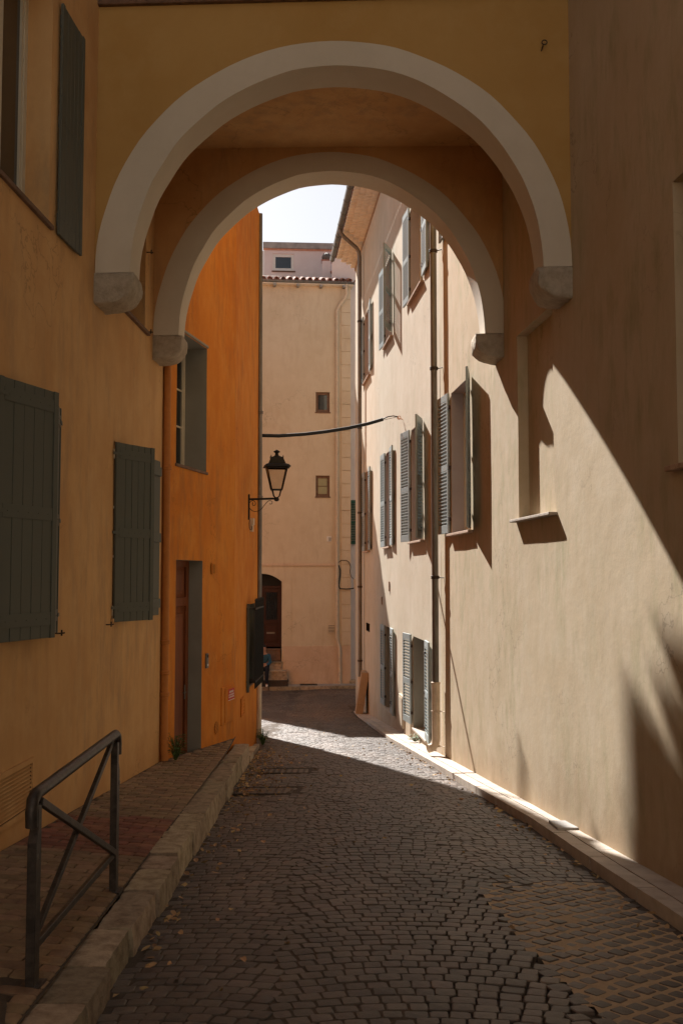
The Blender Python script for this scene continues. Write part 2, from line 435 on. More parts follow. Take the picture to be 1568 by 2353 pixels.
def board_shutter(h, f, z0, z1, parent, planks=6, mat=None, label=None, side=1, battens=True):
    mat = mat or M['slate']
    h = Vector((h[0], h[1])); f = Vector((f[0], f[1])); d = (f - h); w = d.length; d.normalize(); nn = Vector((d.y, -d.x)) * side
    def P(a, z, o): q = h + d * a + nn * o; return Vector((q.x, q.y, z))
    def B(mb, a0, a1, za, zb, o0, o1):
        o = P(a0, za, o0); mb.obox(o, P(a1, za, o0) - o, P(a0, za, o1) - o, Vector((0, 0, zb - za)))
    mb = MB()     # back ledges carry the leaf
    zm = z0 + (z1 - z0) * .47
    for z in (z0 + .09, zm, z1 - .19): B(mb, .04, w - .04, z, z + .11, -.045, -.020)
    B(mb, .035, w - .035, z0 + .004, z1 - .004, -.021, -.0135)
    s = mb.build('shutter', mat, parent, label=label, bevel=.003)
    # outer rails/stile
    fr = MB()
    B(fr, 0, .05, z0, z1, -.012, .014); B(fr, w - .06, w, z0, z1, -.012, .014)
    fr.build('stile', mat, s, bevel=.003)
    pw = (w - .11) / planks
    for i in range(planks):
        q = MB(); B(q, .05 + pw * i + .003, .05 + pw * (i + 1) - .003, z0 + .002, z1 - .002, -.013, .006 + R.uniform(-.0015, .0015))
        q.build('plank', mat, s, bevel=.003)
    for z in (z0 + .10, zm + .0, z1 - .17) if battens else ():
        q = MB(); B(q, .055, w - .065, z, z + .10, .0085, .013); q.build('batten', mat, s, bevel=.002)
        hb = MB(); B(hb, -.05, .10, z + .035, z + .065, .0135, .020); hb.build('hinge', M['slate'], s)
    st = MB()
    for z in (z0 + .15, zm + .05, z1 - .12):
        for i in range(planks):
            c = P(.05 + pw * (i + .5), z, .0135); st.lathe(c - Vector((0, 0, .004)), [(.0001, 0), (.004, .001), (.004, .007), (.0001, .008)], 6)
    st.build('nail_heads', mat, s)
    return s

# ================================================================== GROUND, ROAD, PAVEMENTS
def kerbL(y): return -1.037 - .0266 * y
RK = [(-12, 3.4), (3, 2.42), (6.335, 2.127), (7.849, 2.02), (10.13, 1.89), (15.17, 1.375), (19.36, .948), (26.6, .439), (29.5, .25)]
def kerbR(y):
    for (a, xa), (b_, xb) in zip(RK, RK[1:]):
        if y <= b_: return xa + (xb - xa) * (y - a) / (b_ - a)
    return RK[-1][1]
def ktop(y): return EYE - 1.63 - .0665 * y
def kwall(y): return EYE - 1.52 - .066 * y
g = MB()
ys = [-60, -30, -12] + list(range(-10, 28, 2)) + [30, 36, 60, 200]
for a, b_ in zip(ys, ys[1:]):
    g.quad((-80, a, road_z(a) - .03), (80, a, road_z(a) - .03), (80, b_, road_z(b_) - .03), (-80, b_, road_z(b_) - .03))
g.build('ground', M['mortar'], None, kind='structure', label='dark gritty ground under the lane and houses')
g2 = MB(); g2.quad((-40, -45, road_z(-3) + .05), (40, -45, road_z(-3) + .05), (40, -3.2, road_z(-3) + .012), (-40, -3.2, road_z(-3) + .012))
g2.build('bounce_paving', M['kerb2'], None, kind='structure', label='unseen pale paving of an open square, added to bounce light into the lane')  # pale sheet put behind the camera to reflect light forward
sq_h = thing('bounce_facade', (0, -17, road_z(-3)), 'unseen pale house block added behind the viewer to bounce sunlight', 'house')
q = MB(); q.box((-14, -24, -.2), (14, -17, 8.5)); q.build('wall', M['far'] , sq_h)  # unseen block added to throw sunlight back onto the arch face
road = thing('road', (0, 10, road_z(10)), 'cobbled lane of dark worn setts running downhill', None, kind='structure')
def crown(x, y): return .05 * (1 - ((x - .3) / 1.9) ** 2) if abs(x - .3) < 1.9 else 0
rb = MB(); yy = -8.0; rows = []
while yy <= 36.5:
    rows.append([Vector((x, yy, road_z(yy) + crown(x, yy) + nz(x * 1.3, yy * 1.3) * .010 - .0112 - (.02 if .35 < x < 2.05 and 4.4 < yy < 7.2 else 0))) for x in [(kerbL(yy) - .25 if yy < 19 else -7) * (1 - i / 8) + -1.2 * i / 8 for i in range(8)] + [-1.2 + i * .3 for i in range(12)] + [kerbR(yy) + .3 if yy < 30 else 4]]); yy += .3
vs_, fs_ = [], []
nc = len(rows[0])
for r_ in rows: vs_ += r_
for i in range(len(rows) - 1):
    for j in range(nc - 1):
        a = i * nc + j; fs_.append((a, a + 1, a + nc + 1, a + nc))
rb.add(vs_, fs_, True); rb.build('joint_bed', M['mortar'], road)
# cobbles: segmental arcs in lanes of 1.2 m
def cobble_geo(cx, cy, w, d, ang, hgt, rr, taper=.004):
    """worn sett: eight-sided plan with knocked corners, shoulder, inset rim and slightly domed top (25 verts)"""
    ca, sa = math.cos(ang), math.sin(ang); plan = []
    ch = [rr.uniform(.05, .16) for _ in range(4)]
    jx = [rr.uniform(-.03, .03) for _ in range(8)]
    for q, (sx, sy) in enumerate(((-1, -1), (1, -1), (1, 1), (-1, 1))):
        a1 = (sx, sy * (1 - 2 * ch[q])); a2 = (sx * (1 - 2 * ch[q]), sy)
        pr = (a1, a2) if sx * sy > 0 else (a2, a1)
        if q in (0, 2): pr = (a1, a2)
        else: pr = (a2, a1)
        plan += [pr[0], pr[1]]
    out = []
    for lv, (ins, z) in enumerate(((0, -.045), (.0006, hgt - .006), (taper + .001, hgt - .0015))):
        for i, (px_, py_) in enumerate(plan):
            x = px_ * (w / 2 - ins) * (1 + jx[i]); y = py_ * (d / 2 - ins) * (1 + jx[(i + 3) % 8])
            out.append(Vector((x * ca - y * sa, x * sa + y * ca, z)))
    out.append(Vector((0, 0, hgt + .0008)))
    return out
CF = [(i, (i + 1) % 8, (i + 1) % 8 + 8, i + 8) for i in range(8)] + [(i + 8, (i + 1) % 8 + 8, (i + 1) % 8 + 16, i + 16) for i in range(8)] + [(i + 16, (i + 1) % 8 + 16, 24) for i in range(8)]
patch_poly = [(1100, 2050), (1195, 2178), (1330, 2308), (1420, 2390), (1650, 2390), (1700, 2150), (1540, 2110), (1420, 2034), (1300, 2030), (1180, 2030)]
def road_hit(px, py):
    a, e = ray(px, py); Y = -1.736 / (e + .079); return (a * Y, Y)
PP = [road_hit(*p) for p in patch_poly]
def inpoly(x, y, P):
    c = False
    for (x0, y0), (x1, y1) in zip(P, P[1:] + P[:1]):
        if (y0 > y) != (y1 > y) and x < (x1 - x0) * (y - y0) / (y1 - y0) + x0: c = not c
    return c
covers = [(-.92, 12.55, .40, .32, ), (-.80, 14.6, .36, .3)]
cob = []
LN = 1.45; SAG = .13
def arc(x):
    u = ((x + .35) / LN) % 1.0
    return SAG * 4 * u * (1 - u), SAG * 4 * (1 - 2 * u) / LN
y = 2.4; row = 0
while y < 35.6:
    pitch = .104 + .010 * nz(row * .4, 2.2)
    x = -1.6 + (.055 if row % 2 else 0) + R.uniform(-.012, .012) if y < 19 else -6.6
    while x < 3.4:
        w = R.uniform(.092, .126); xm = x + w / 2; x += w
        dy, sl_ = arc(xm); yl = y + dy
        if yl > 35.5 or xm < (kerbL(yl) + .02 if yl < 18.6 else -6.5) or (xm > kerbR(yl) - .05 and yl < 29.5): continue
        if any(abs(xm - c[0]) < c[2] + .05 and abs(yl - c[1]) < c[3] + .05 for c in covers): continue
        if yl > 18.6 and xm < -1.7 and yl < 23.6: continue
        if inpoly(xm, yl, PP): continue
        g_ = .003 + .003 * R.random()
        cob.append((xm + R.gauss(0, .0015), yl + R.gauss(0, .0025), w - g_, pitch * R.uniform(.97, 1.0) - g_, math.atan(sl_) * .9 + R.gauss(0, .02), False))
    y += pitch; row += 1
# patch of square setts laid on the diagonal with wide sandy joints
i0 = 0
for i in range(-70, 70):
    for j in range(-70, 70):
        u, v = i * .118, j * .118
        bend = .0
        x0_, y0_ = .9, 5.6
        an = rad(41)
        x = x0_ + u * math.cos(an) - v * math.sin(an); yv_ = y0_ + u * math.sin(an) + v * math.cos(an)
        yv_ += .05 * math.sin(x * 2.2)
        if not inpoly(x, yv_, PP) or x > kerbR(yv_) - .05: continue
        w = .118 - R.uniform(.020, .032)
        cob.append((x + R.gauss(0, .004), yv_ + R.gauss(0, .004), w, w * R.uniform(.92, 1.05), an + R.gauss(0, .06), True))
def key(c): return c[1] if c[1] > 4.6 else 99 + c[1]
cob.sort(key=key)
cm = []
for i in range(10):
    rr = random.Random(i)
    q = MB(); q.add(cobble_geo(0, 0, 1 * .1, .1, 0, 0, rr, .003 if i < 7 else .006), CF); cm.append(q.mesh('cobble', M['cobble'], Vector((0, 0, 0))))
def slope(x, y):
    h = .05
    return math.atan((cz((x, y + h)) - cz((x, y - h))) / (2 * h)), math.atan((cz((x + h, y)) - cz((x - h, y))) / (2 * h))
def cz(c): return road_z(c[1]) + crown(c[0], c[1]) - .018 + nz(c[0] * 1.3, c[1] * 1.3) * .010
inframe = [c for c in cob if abs(c[0] / c[1]) < .352]
vis = inframe[:300]; ids = set(id(c) for c in vis)
for c in vis:
    o = bpy.data.objects.new('cobble', cm[R.randrange(10)]); COL.objects.link(o)
    o.rotation_euler = (Matrix.Rotation(slope(c[0], c[1])[0] + R.gauss(0, .016), 3, 'X') @ Matrix.Rotation(-slope(c[0], c[1])[1] + R.gauss(0, .016), 3, 'Y') @ Matrix.Rotation(c[4], 3, 'Z')).to_euler(); o.scale = (c[2] / .1, c[3] / .1, 1)
    put(o, road, (c[0], c[1], cz(c) + R.gauss(0, .0018) + .012))
q = MB()
for c in cob:
    if id(c) in ids: continue
    z = cz(c) + R.gauss(0, .0018) + .012
    sl2 = slope(c[0], c[1]); T = Matrix.Rotation(R.gauss(0, .016) + sl2[0], 3, 'X') @ Matrix.Rotation(R.gauss(0, .016) - sl2[1], 3, 'Y')
    g_ = cobble_geo(0, 0, c[2], c[3], c[4], 0, R, .0035)
    q.add([T @ p + Vector((c[0], c[1], z)) for p in g_], CF)
q.build('far_cobbles', M['cobble'], road, kind='stuff')
# pale mortar patch: bed just under the tops
q = MB(); n_ = 26
for i in range(n_):
    for j in range(n_):
        x0 = min(p[0] for p in PP); x1 = max(p[0] for p in PP); y0 = min(p[1] for p in PP); y1 = max(p[1] for p in PP)
        xa, xb = x0 + (x1 - x0) * i / n_, x0 + (x1 - x0) * (i + 1) / n_; ya, yb = y0 + (y1 - y0) * j / n_, y0 + (y1 - y0) * (j + 1) / n_
        if inpoly((xa + xb) / 2, (ya + yb) / 2, PP) and (xa + xb) / 2 < kerbR((ya + yb) / 2) - .05:
            def zz(x, y): return cz((x, y)) + .012 - .0040 - abs(nz(x * 7, y * 7, 3)) * .004
            q.add([(xa, ya, zz(xa, ya)), (xb, ya, zz(xb, ya)), (xb, yb, zz(xb, yb)), (xa, yb, zz(xa, yb))], [(0, 1, 2, 3)], True)
q.build('mortar_patch', M['mortar_pale'], road, label='sandy pale mortar between the setts near the right kerb')
# inspection covers
for i, (cx, cy, hw, hd) in enumerate(covers):
    z = road_z(cy) + crown(cx, cy) - .004
    t = thing('inspection_cover', (cx, cy, z), ['square cast iron cover sunk in the setts, nearer of the two by the left kerb', 'square cast iron cover sunk in the setts, farther of the two by the left kerb'][i], 'drain cover', 'iron covers in the lane')
    sl = -.079
    def PZ(x, y, dz=0): return Vector((cx + x, cy + y, z + y * sl + dz))
    f = MB()
    for (xa, ya, xb, yb) in ((-hw, -hd, hw, -hd + .035), (-hw, hd - .035, hw, hd), (-hw, -hd + .035, -hw + .035, hd - .035), (hw - .035, -hd + .035, hw, hd - .035)):
        o = PZ(xa, ya, -.03); f.obox(o, (xb - xa, 0, 0), PZ(xa, yb, -.03) - o, (0, 0, .036))
    f.build('frame', M['asphalt'], t)
    f = MB(); o = PZ(-hw + .042, -hd + .042, -.03); f.obox(o, (2 * hw - .084, 0, 0), PZ(-hw + .042, hd - .042, -.03) - o, (0, 0, .030))
    f.build('lid', M['iron_worn'], t)
    f = MB()
    for a in range(7):
        for b2 in range(5):
            x, y2 = -hw + .1 + a * (2 * hw - .2) / 6, -hd + .09 + b2 * (2 * hd - .18) / 4
            o = PZ(x - .018, y2 - .018, -.0002); f.obox(o, (.036, 0, 0), PZ(x - .018, y2 + .018, -.0002) - o, (0, 0, .004))
    f.build('stud_pattern', M['iron_worn'], t, kind='stuff')

# rounded, worn stone block given by 8 corners via bilinear map
def stone(name, parent, mat, fpt, nx, ny, nzv, rough=.010, rnd=.03, seed=0, **k):
    """fpt(u,v,w) maps unit cube to the world; surface grid displaced, street-top edges rounded"""
    mb = MB(); rr = seed * 7.3
    def pt(u, v, w):
        # shrink the corners (rounding)
        def sh(a, b_, amt):
            return a
        uu, vv, ww = u * 2 - 1, v * 2 - 1, w * 2 - 1
        e = sum(1 for q_ in (abs(uu), abs(vv), abs(ww)) if q_ > .999)
        p = Vector(fpt(u, v, w)); c = Vector(fpt(.5, .5, .5))
        if e >= 2: p += (c - p).normalized() * rnd * (1 if e == 2 else 1.7) * (.7 + .6 * abs(nz(p.x * 3, p.y * 3, rr)))
        d = Vector((nz(p.x * 6 + rr, p.y * 6, p.z * 6), nz(p.x * 6, p.y * 6 + rr, p.z * 6 + 9), nz(p.x * 6, p.y * 6, p.z * 6 + rr)))
        d2 = Vector((nz(p.x * 21 + rr, p.y * 21, p.z * 21), nz(p.x * 21, p.y * 21 + rr, p.z * 21 + 9), nz(p.x * 21, p.y * 21, p.z * 21 + rr)))
        return p + d * rough * .7 + d2 * rough * .8
    def face(fn, na, nb):
        b_ = len(mb.v)
        for i in range(na + 1):
            for j in range(nb + 1): mb.v.append(pt(*fn(i / na, j / nb)))
        for i in range(na):
            for j in range(nb):
                a = b_ + i * (nb + 1) + j; mb.f.append([a, a + nb + 1, a + nb + 2, a + 1]); mb.sm.append(True)
    face(lambda a, b_: (a, b_, 1), nx, ny); face(lambda a, b_: (a, b_, 0), nx, ny)
    face(lambda a, b_: (a, 0, b_), nx, nzv); face(lambda a, b_: (a, 1, b_), nx, nzv)
    face(lambda a, b_: (0, a, b_), ny, nzv); face(lambda a, b_: (1, a, b_), ny, nzv)
    # merge by distance
    o = mb.build(name, mat, parent, **k)
    w = o.modifiers.new('weld', 'WELD'); w.merge_threshold = .0008
    w = o.modifiers.new('edge_split', 'EDGE_SPLIT'); w.split_angle = rad(38)
    return o
# left pavement
LW = Wall((-2.742 - .036 * 3, -3), (-2.742 + .036 * 12.6, 12.6))           # near left house front
OW1 = Wall((-2.30, 12.65), (-1.69, 15.7)); OW2 = Wall((-1.69, 15.7), (-1.593, 18.9)); OW3 = Wall((-1.593, 18.9), (-2.66, 23.8))
def lwx(y):
    if y < 12.62: return -2.742 + .036 * y
    if y < 15.7: return -2.30 + .2 * (y - 12.65)
    return -1.69 + .0303 * (y - 15.7)
pav = thing('left_pavement', (-1.9, 8, ktop(8)), 'raised pavement of worn clay pavers behind stone kerb on the left', None, kind='structure')
def pz(x, y):
    f = (x - kerbL(y)) / (lwx(y) - kerbL(y)) if abs(lwx(y) - kerbL(y)) > .05 else 0
    f = max(0, min(1, f))
    return ktop(y) * (1 - f) + kwall(y) * f
q = MB(); yv = [-8 + .5 * i for i in range(49)]
for a, b_ in zip(yv, yv[1:]):
    for i in range(3):
        def XX(y, i): return kerbL(y) - .215 + (lwx(y) - .02 - kerbL(y) + .215) * i / 3
        q.add([(XX(a, i), a, pz(XX(a, i), a) - .014), (XX(a, i + 1), a, pz(XX(a, i + 1), a) - .014), (XX(b_, i + 1), b_, pz(XX(b_, i + 1), b_) - .014), (XX(b_, i), b_, pz(XX(b_, i), b_) - .014)], [(0, 3, 2, 1)], True)
q.build('paving_bed', M['mortar'], pav)
pv = []
y = 3.2; row = 0
while y < 15.9:
    x = kerbL(y) - .225; first = row % 2
    while x > lwx(y) + .06:
        L_ = (.10 if first else .205) + R.uniform(-.008, .008); first = 0
        if row % 2 and x > kerbL(y) - .30: pass
        x1 = max(x - L_, lwx(y) + .01)
        pv.append(((x + x1) / 2, y, (x - x1) - .005, .104 * R.uniform(.96, 1)))
        x = x1
    y += .108; row += 1
pvm = {}
for mk in ('paver', 'paver_red'):
    for i in range(4):
        rr = random.Random(50 + i); qq = MB(); qq.add(cobble_geo(0, 0, .1, .1, 0, 0, rr, .005), CF); pvm[(mk, i)] = qq.mesh('paver', M[mk], Vector((0, 0, 0)))
pv = [p for p in pv if not (p[1] < 5.0 and p[0] < -1.55 and nz(p[0] * 2, p[1] * 2, 4) > -.4 and p[1] < 4.9)]
pvv = [p for p in pv if p[1] > 4.4 and abs(p[0] / p[1]) < .35]
sel = set(id(p) for p in pvv[:300])
qa, qb = MB(), MB()
for p in pv:
    red = 7.55 + nz(p[0] * 2, p[1] * 2) * .1 < p[1] < 9.0 + nz(p[0] * 2, 7) * .2
    mk = 'paver_red' if red else 'paver'
    z = pz(p[0], p[1]) - .002 + nz(p[0] * 2, p[1] * 2, 9) * .008 + R.gauss(0, .0014)
    if id(p) in sel:
        o = bpy.data.objects.new('paver', pvm[(mk, R.randrange(4))]); COL.objects.link(o)
        o.rotation_euler = (-.066 + R.gauss(0, .02), math.atan(.08) + R.gauss(0, .012), R.gauss(0, .015)); o.scale = (p[2] / .1, p[3] / .1, 1)
        put(o, pav, (p[0], p[1], z))
    else:
        T = Matrix.Rotation(R.gauss(0, .02) - .066, 3, 'X') @ Matrix.Rotation(.08, 3, 'Y')
        (qb if red else qa).add([T @ v + Vector((p[0], p[1], z)) for v in cobble_geo(0, 0, p[2], p[3], 0, 0, R, .005)], CF)
qa.build('far_pavers', M['paver'], pav, kind='stuff')
if qb.v: qb.build('far_pavers', M['paver_red'], pav, kind='stuff')
# concrete patch around the near post foot
q = MB(); c0 = Vector((-1.80, 4.25, 0)); ring_ = []
for i in range(22):
    a = 2 * math.pi * i / 22; r_ = .40 * (1 + .35 * nz(math.cos(a) * 2, math.sin(a) * 2, 8))
    x, y2 = c0.x + r_ * math.cos(a), c0.y + r_ * 1.1 * math.sin(a); ring_.append((x, y2, pz(x, y2) + .004))
q.add(ring_ + [(c0.x, c0.y, pz(c0.x, c0.y) + .008)], [(i, (i + 1) % 22, 22) for i in range(22)], True)
q.build('cement_patch', M['mortar'], pav)
# kerb stones
cuts = []
for py in (2560, 2420, 2298.5, 2215, 2128.8, 2044, 1993.7, 1962.9, 1912.7, 1870, 1824, 1792, 1770, 1750, 1733, 1710):
    a, e = ray(450, py); cuts.append(-1.63 / (e + .0665))
cuts = [c for c in cuts if 0 < c < 16.2]; cuts = [3.0 if cuts[0] > 3.2 else cuts[0]] + cuts[1:] 
cuts[-1] = 15.9
cuts = sorted(cuts)
for i, (a, b_) in enumerate(zip(cuts, cuts[1:])):
    if b_ - a < .12: continue
    jw, jh = R.uniform(-.020, .020), R.uniform(-.014, .012)
    wd = .235 + R.uniform(-.02, .02)
    def fp(u, v, w, a=a, b_=b_, jw=jw, jh=jh, wd=wd):
        y_ = a + .008 + (b_ - a - .016) * v
        xo = kerbL(y_) + jw + .012 * (1 - w); xi = kerbL(y_) - wd
        return (xi + (xo - xi) * u, y_, (road_z(y_) - .08) * (1 - w) + (ktop(y_) + jh) * w)
    stone('kerb_stone', pav, M['kerb'], fp, 6, max(4, int((b_ - a) / .045)), 6, rough=.010, rnd=.008, seed=i)
# low kerb beyond
for i, (a, b_) in enumerate(((16.0, 16.9), (16.9, 17.9), (17.9, 18.6))):
    def fp(u, v, w, a=a, b_=b_):
        y_ = a + .006 + (b_ - a - .012) * v
        xo = kerbL(y_) + .02; xi = lwx(y_) - .02
        return (xi + (xo - xi) * u, y_, (road_z(y_) - .08) * (1 - w) + (road_z(y_) + .10 - .02 * i) * w)
    stone('kerb_stone', pav, M['kerb'], fp, 3, 8, 3, rough=.006, rnd=.015, seed=40 + i)
# right pavement: kerb blocks and slabs
RWx = lambda y: 2.98 - .0845 * y
rp = thing('right_pavement', (2.1, 9, road_z(9) + .1), 'narrow pale stone pavement and kerb along the sunlit right wall', None, kind='structure')
def rtop(y): return EYE - 1.606 - .0790 * y - .012
y = 2.0; i = 0
while y < 29.3:
    L_ = R.uniform(.85, 1.15); y1 = min(y + L_, 29.4)
    def fp(u, v, w, a=y, b_=y1):
        y_ = a + .004 + (b_ - a - .008) * v
        xo = kerbR(y_) - .008 * w; xi = kerbR(y_) + .13
        return (xi + (xo - xi) * u, y_, (road_z(y_) - .08) * (1 - w) + (rtop(y_) - .018) * w)
    stone('kerb_block', rp, M['kerb2'], fp, 3, 8, 3, rough=.003, rnd=.003, seed=60 + i)
    def fs(u, v, w, a=y + .3, b_=y1 + .3):
        y_ = a + .003 + (b_ - a - .006) * v
        xo = kerbR(y_) + .138; xi = RWx(y_) + .03
        return (xi + (xo - xi) * u, y_, (road_z(y_) - .05) * (1 - w) + (rtop(y_) - .016) * w)
    if y1 + .3 < 29.6: stone('paving_slab', rp, M['kerb2'], fs, 3, 5, 2, rough=.002, rnd=.002, seed=90 + i)
    y = y1; i += 1
# cover set in the right pavement
y0_ = 9.55; cx = (kerbR(y0_) + RWx(y0_)) / 2 + .06
t = thing('pavement_cover', (cx, y0_, rtop(y0_)), 'small rough rectangular service cover set in the right pavement', 'drain cover')
q = MB(); o = Vector((cx - .11, y0_ - .2, rtop(y0_ - .2) - .02)); q.obox(o, (.20, 0, 0), Vector((cx - .11, y0_ + .2, rtop(y0_ + .2) - .02)) - o, (0, 0, .026)); q.build('lid', M['concrete'], t, bevel=.004)

# ================================================================== RIGHT HOUSES
RW = Wall((2.98 + .0845 * 3, -3), (2.98 - .0845 * 16.15, 16.15), flip=True)
RW2 = Wall((2.98 - .0845 * 16.15, 16.15), (2.98 - .0845 * 30.2, 30.2), flip=True)
def E_(z): return z + EYE
near = thing('apricot_house', (3, 8, road_z(8)), 'pale apricot rendered house with a blind niche, right of the arch', 'house')
K = RW.kY; K2 = RW2.kY
ztop = 12.0
holesN = [(K(9.95), K(11.3), E_(.605), E_(2.735), .12, M['right'], True),
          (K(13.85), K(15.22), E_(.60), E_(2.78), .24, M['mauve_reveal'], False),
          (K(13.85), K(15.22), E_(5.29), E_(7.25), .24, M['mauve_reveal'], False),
          (K(5.75), K(7.0), E_(.76), E_(2.82), .14, M['right'], True)]
wall_panel(RW, 0, RW.L, -3.2, ztop, holesN, M['right'], near, seed=3.1, amp=.006)
def rpt(W, Y): p = W.pt(W.kY(Y), 0); return (p.x, p.y)
shell([(RW.pt(0, 0).x, -3), (9, -3), (9, 16.15), rpt(RW, 16.15)], -3.2, ztop, M['right'], near)
sill(RW, K(9.87), K(11.42), E_(.61), near, M['kerb2'], out=.085, th=.028)
sill(RW, K(13.72), K(15.3), E_(.60), near, M['sill'], out=.075)
sill(RW, K(5.65), K(7.08), E_(.76), near, M['sill'], out=.075)
sill(RW, K(13.72), K(15.3), E_(5.29), near, M['sill'], out=.075)
casement(RW, K(13.85), K(15.22), E_(.604), E_(2.78), .24, near, M['frame'])
casement(RW, K(13.85), K(15.22), E_(5.294), E_(7.25), .24, near, M['frame'])
def xy(X, Y): return (X, Y)
def onw(Y, out): return (2.98 - .0845 * Y - out, Y)
louvre_shutter(onw(15.3, .03), (1.56, 15.9), E_(.62), E_(2.80), near, True)
louvre_shutter(onw(13.8, .03), (1.69, 13.27), E_(.62), E_(2.80), near, True, turned=False)
louvre_shutter(onw(15.28, .03), onw(15.85, .05), E_(5.36), E_(7.3), near, True)
louvre_shutter(onw(13.8, .03), onw(13.22, .06), E_(5.36), E_(7.3), near, False)

rh = thing('cream_house', (1, 23, road_z(23)), 'tall cream house with blue-grey louvred shutters and tiled eaves', 'house')
wz = [(K2(17.85), K2(19.2)), (K2(22.2), K2(23.0)), (K2(26.45), K2(27.35))]
holesR = []
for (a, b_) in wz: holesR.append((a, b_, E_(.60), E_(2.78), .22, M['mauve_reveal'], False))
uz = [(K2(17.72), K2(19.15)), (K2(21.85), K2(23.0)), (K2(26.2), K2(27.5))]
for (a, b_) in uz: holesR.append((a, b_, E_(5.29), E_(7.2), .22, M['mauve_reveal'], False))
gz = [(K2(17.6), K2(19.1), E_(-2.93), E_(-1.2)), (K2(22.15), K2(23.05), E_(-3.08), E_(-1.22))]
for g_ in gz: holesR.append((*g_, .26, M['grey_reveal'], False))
k_, z_ = RW2.at(848, 1452); k2_, z2_ = RW2.at(843, 1432)
holesR.append((min(k_, k2_) - .1, max(k_, k2_) + .25, z_, z_ + .22, .12, M['dark'], True))
EAVE = E_(9.42)
wall_panel(RW2, 0, RW2.L, -4.5, EAVE, holesR, M['right2'], rh, seed=8.7, amp=.007)
e0 = RW2.pt(RW2.L, 0)
shell([rpt(RW2, 16.15), (9, 16.15), (9, 30.2), (e0.x, e0.y)], -4.5, EAVE + .02, M['right2'], rh)
for (a, b_) in wz: sill(RW2, a - .1, b_ + .1, E_(.60), rh, M['sill'], out=.075); casement(RW2, a, b_, E_(.604), E_(2.78), .22, rh, M['frame'])
for (a, b_) in uz: sill(RW2, a - .1, b_ + .1, E_(5.29), rh, M['sill'], out=.075); casement(RW2, a, b_, E_(5.294), E_(7.2), .22, rh, M['frame'])
for g_ in gz: sill(RW2, g_[0], g_[1], g_[2], rh, M['kerb2'], out=.03, depth=.26); casement(RW2, g_[0], g_[1], g_[2] + .004, g_[3], .26, rh, M['frame'], rows=2)
S1, S2 = (E_(.62), E_(2.80)), (E_(5.36), E_(7.22))
louvre_shutter(onw(19.25, .03), (1.194, 19.82), *S1, rh, True)
louvre_shutter(onw(17.82, .03), (1.306, 17.3), *S1, rh, True, turned=False)
louvre_shutter(onw(23.0, .03), onw(23.6, .05), *S1, rh, False)
louvre_shutter(onw(22.1, .03), onw(21.5, .06), *S1, rh, False, turned=False)
louvre_shutter(onw(27.35, .03), onw(27.95, .08), *S1, rh, False)
louvre_shutter(onw(26.4, .03), onw(25.8, .06), *S1, rh, False, turned=False)
louvre_shutter(onw(19.2, .03), onw(19.78, .06), *S2, rh, True)
louvre_shutter(onw(17.66, .03), onw(17.06, .05), *S2, rh, True)
louvre_shutter(onw(23.05, .03), onw(23.62, .07), *S2, rh, False)
louvre_shutter(onw(21.8, .03), (.925, 21.28), *S2, rh, True)
louvre_shutter(onw(27.55, .03), onw(28.1, .06), *S2, rh, False)
louvre_shutter(onw(26.2, .03), onw(25.6, .06), *S2, rh, False)
G1 = (E_(-2.88), E_(-1.17)); G2 = (E_(-3.05), E_(-1.2))
louvre_shutter(onw(19.18, .03), onw(19.75, .09), *G1, rh, True)
louvre_shutter(onw(17.55, .03), onw(16.93, .07), *G1, rh, True)
louvre_shutter(onw(23.1, .03), onw(23.68, .05), *G2, rh, False)
louvre_shutter(onw(22.1, .03), onw(21.48, .06), *G2, rh, False)
# small vents / slots
for (px, py, h_) in ((895, 1347, .22), (878, 1380, .18)):
    q = MB(); k_, z_ = RW2.at(px, py)
    q.wbox(RW2, k_ - .03, k_ + .03, z_ - h_ / 2, z_ + h_ / 2, .004, .03); q.build('wall_slot', M['sill'], rh)
# genoise eaves: four stepped rows of half-round tiles, then gutter
tm = MB(); ns = 7
def half_tile(mb, o, ax, side, up, Ln, r, th=.014, n_=7):
    o, ax, side, up = map(Vector, (o, ax, side, up))
    vs = []
    for e in (0, 1):
        for rr in (r, r - th):
            for i in range(n_ + 1):
                a = math.pi * i / n_
                vs.append(o + ax * Ln * e + side * math.cos(a) * rr + up * math.sin(a) * rr)
    m_ = n_ + 1; fs = []
    for i in range(n_):
        fs += [(i, i + 1, 2 * m_ + i + 1, 2 * m_ + i), (m_ + i + 1, m_ + i, 3 * m_ + i, 3 * m_ + i + 1),
               (i + 1, i, m_ + i, m_ + i + 1), (2 * m_ + i, 2 * m_ + i + 1, 3 * m_ + i + 1, 3 * m_ + i)]
    fs += [(0, 2 * m_, 3 * m_, m_), (n_, m_ + n_, 3 * m_ + n_, 2 * m_ + n_)]
    mb.add(vs, fs, False)
t3 = Vector((RW2.t.x, RW2.t.y, 0)); n3 = Vector((RW2.n.x, RW2.n.y, 0))
hm = MB(); half_tile(hm, (0, 0, 0), n3, t3, (0, 0, -.5), .36, .108); eave_mesh = hm.mesh('eave_tile', M['tile_pale'], Vector((0, 0, 0)))
STEP_O, STEP_Z = .145, .085
for r_ in range(4):
    k = 2.0 + (.11 if r_ % 2 else 0); 
    while k < RW2.L - .05:
        o = bpy.data.objects.new('eave_tile', eave_mesh); COL.objects.link(o)
        put(o, rh, RW2.pt(k, EAVE + .045 + r_ * STEP_Z, -.2 + r_ * STEP_O)); k += .222
    q = MB(); q.wbox(RW2, 2.0, RW2.L + .1, EAVE + r_ * STEP_Z + .087 - .02, EAVE + r_ * STEP_Z + .087 - .003, -.1, .15 + r_ * STEP_O - .02); q.build('eave_course', M['tile_pale'], rh)
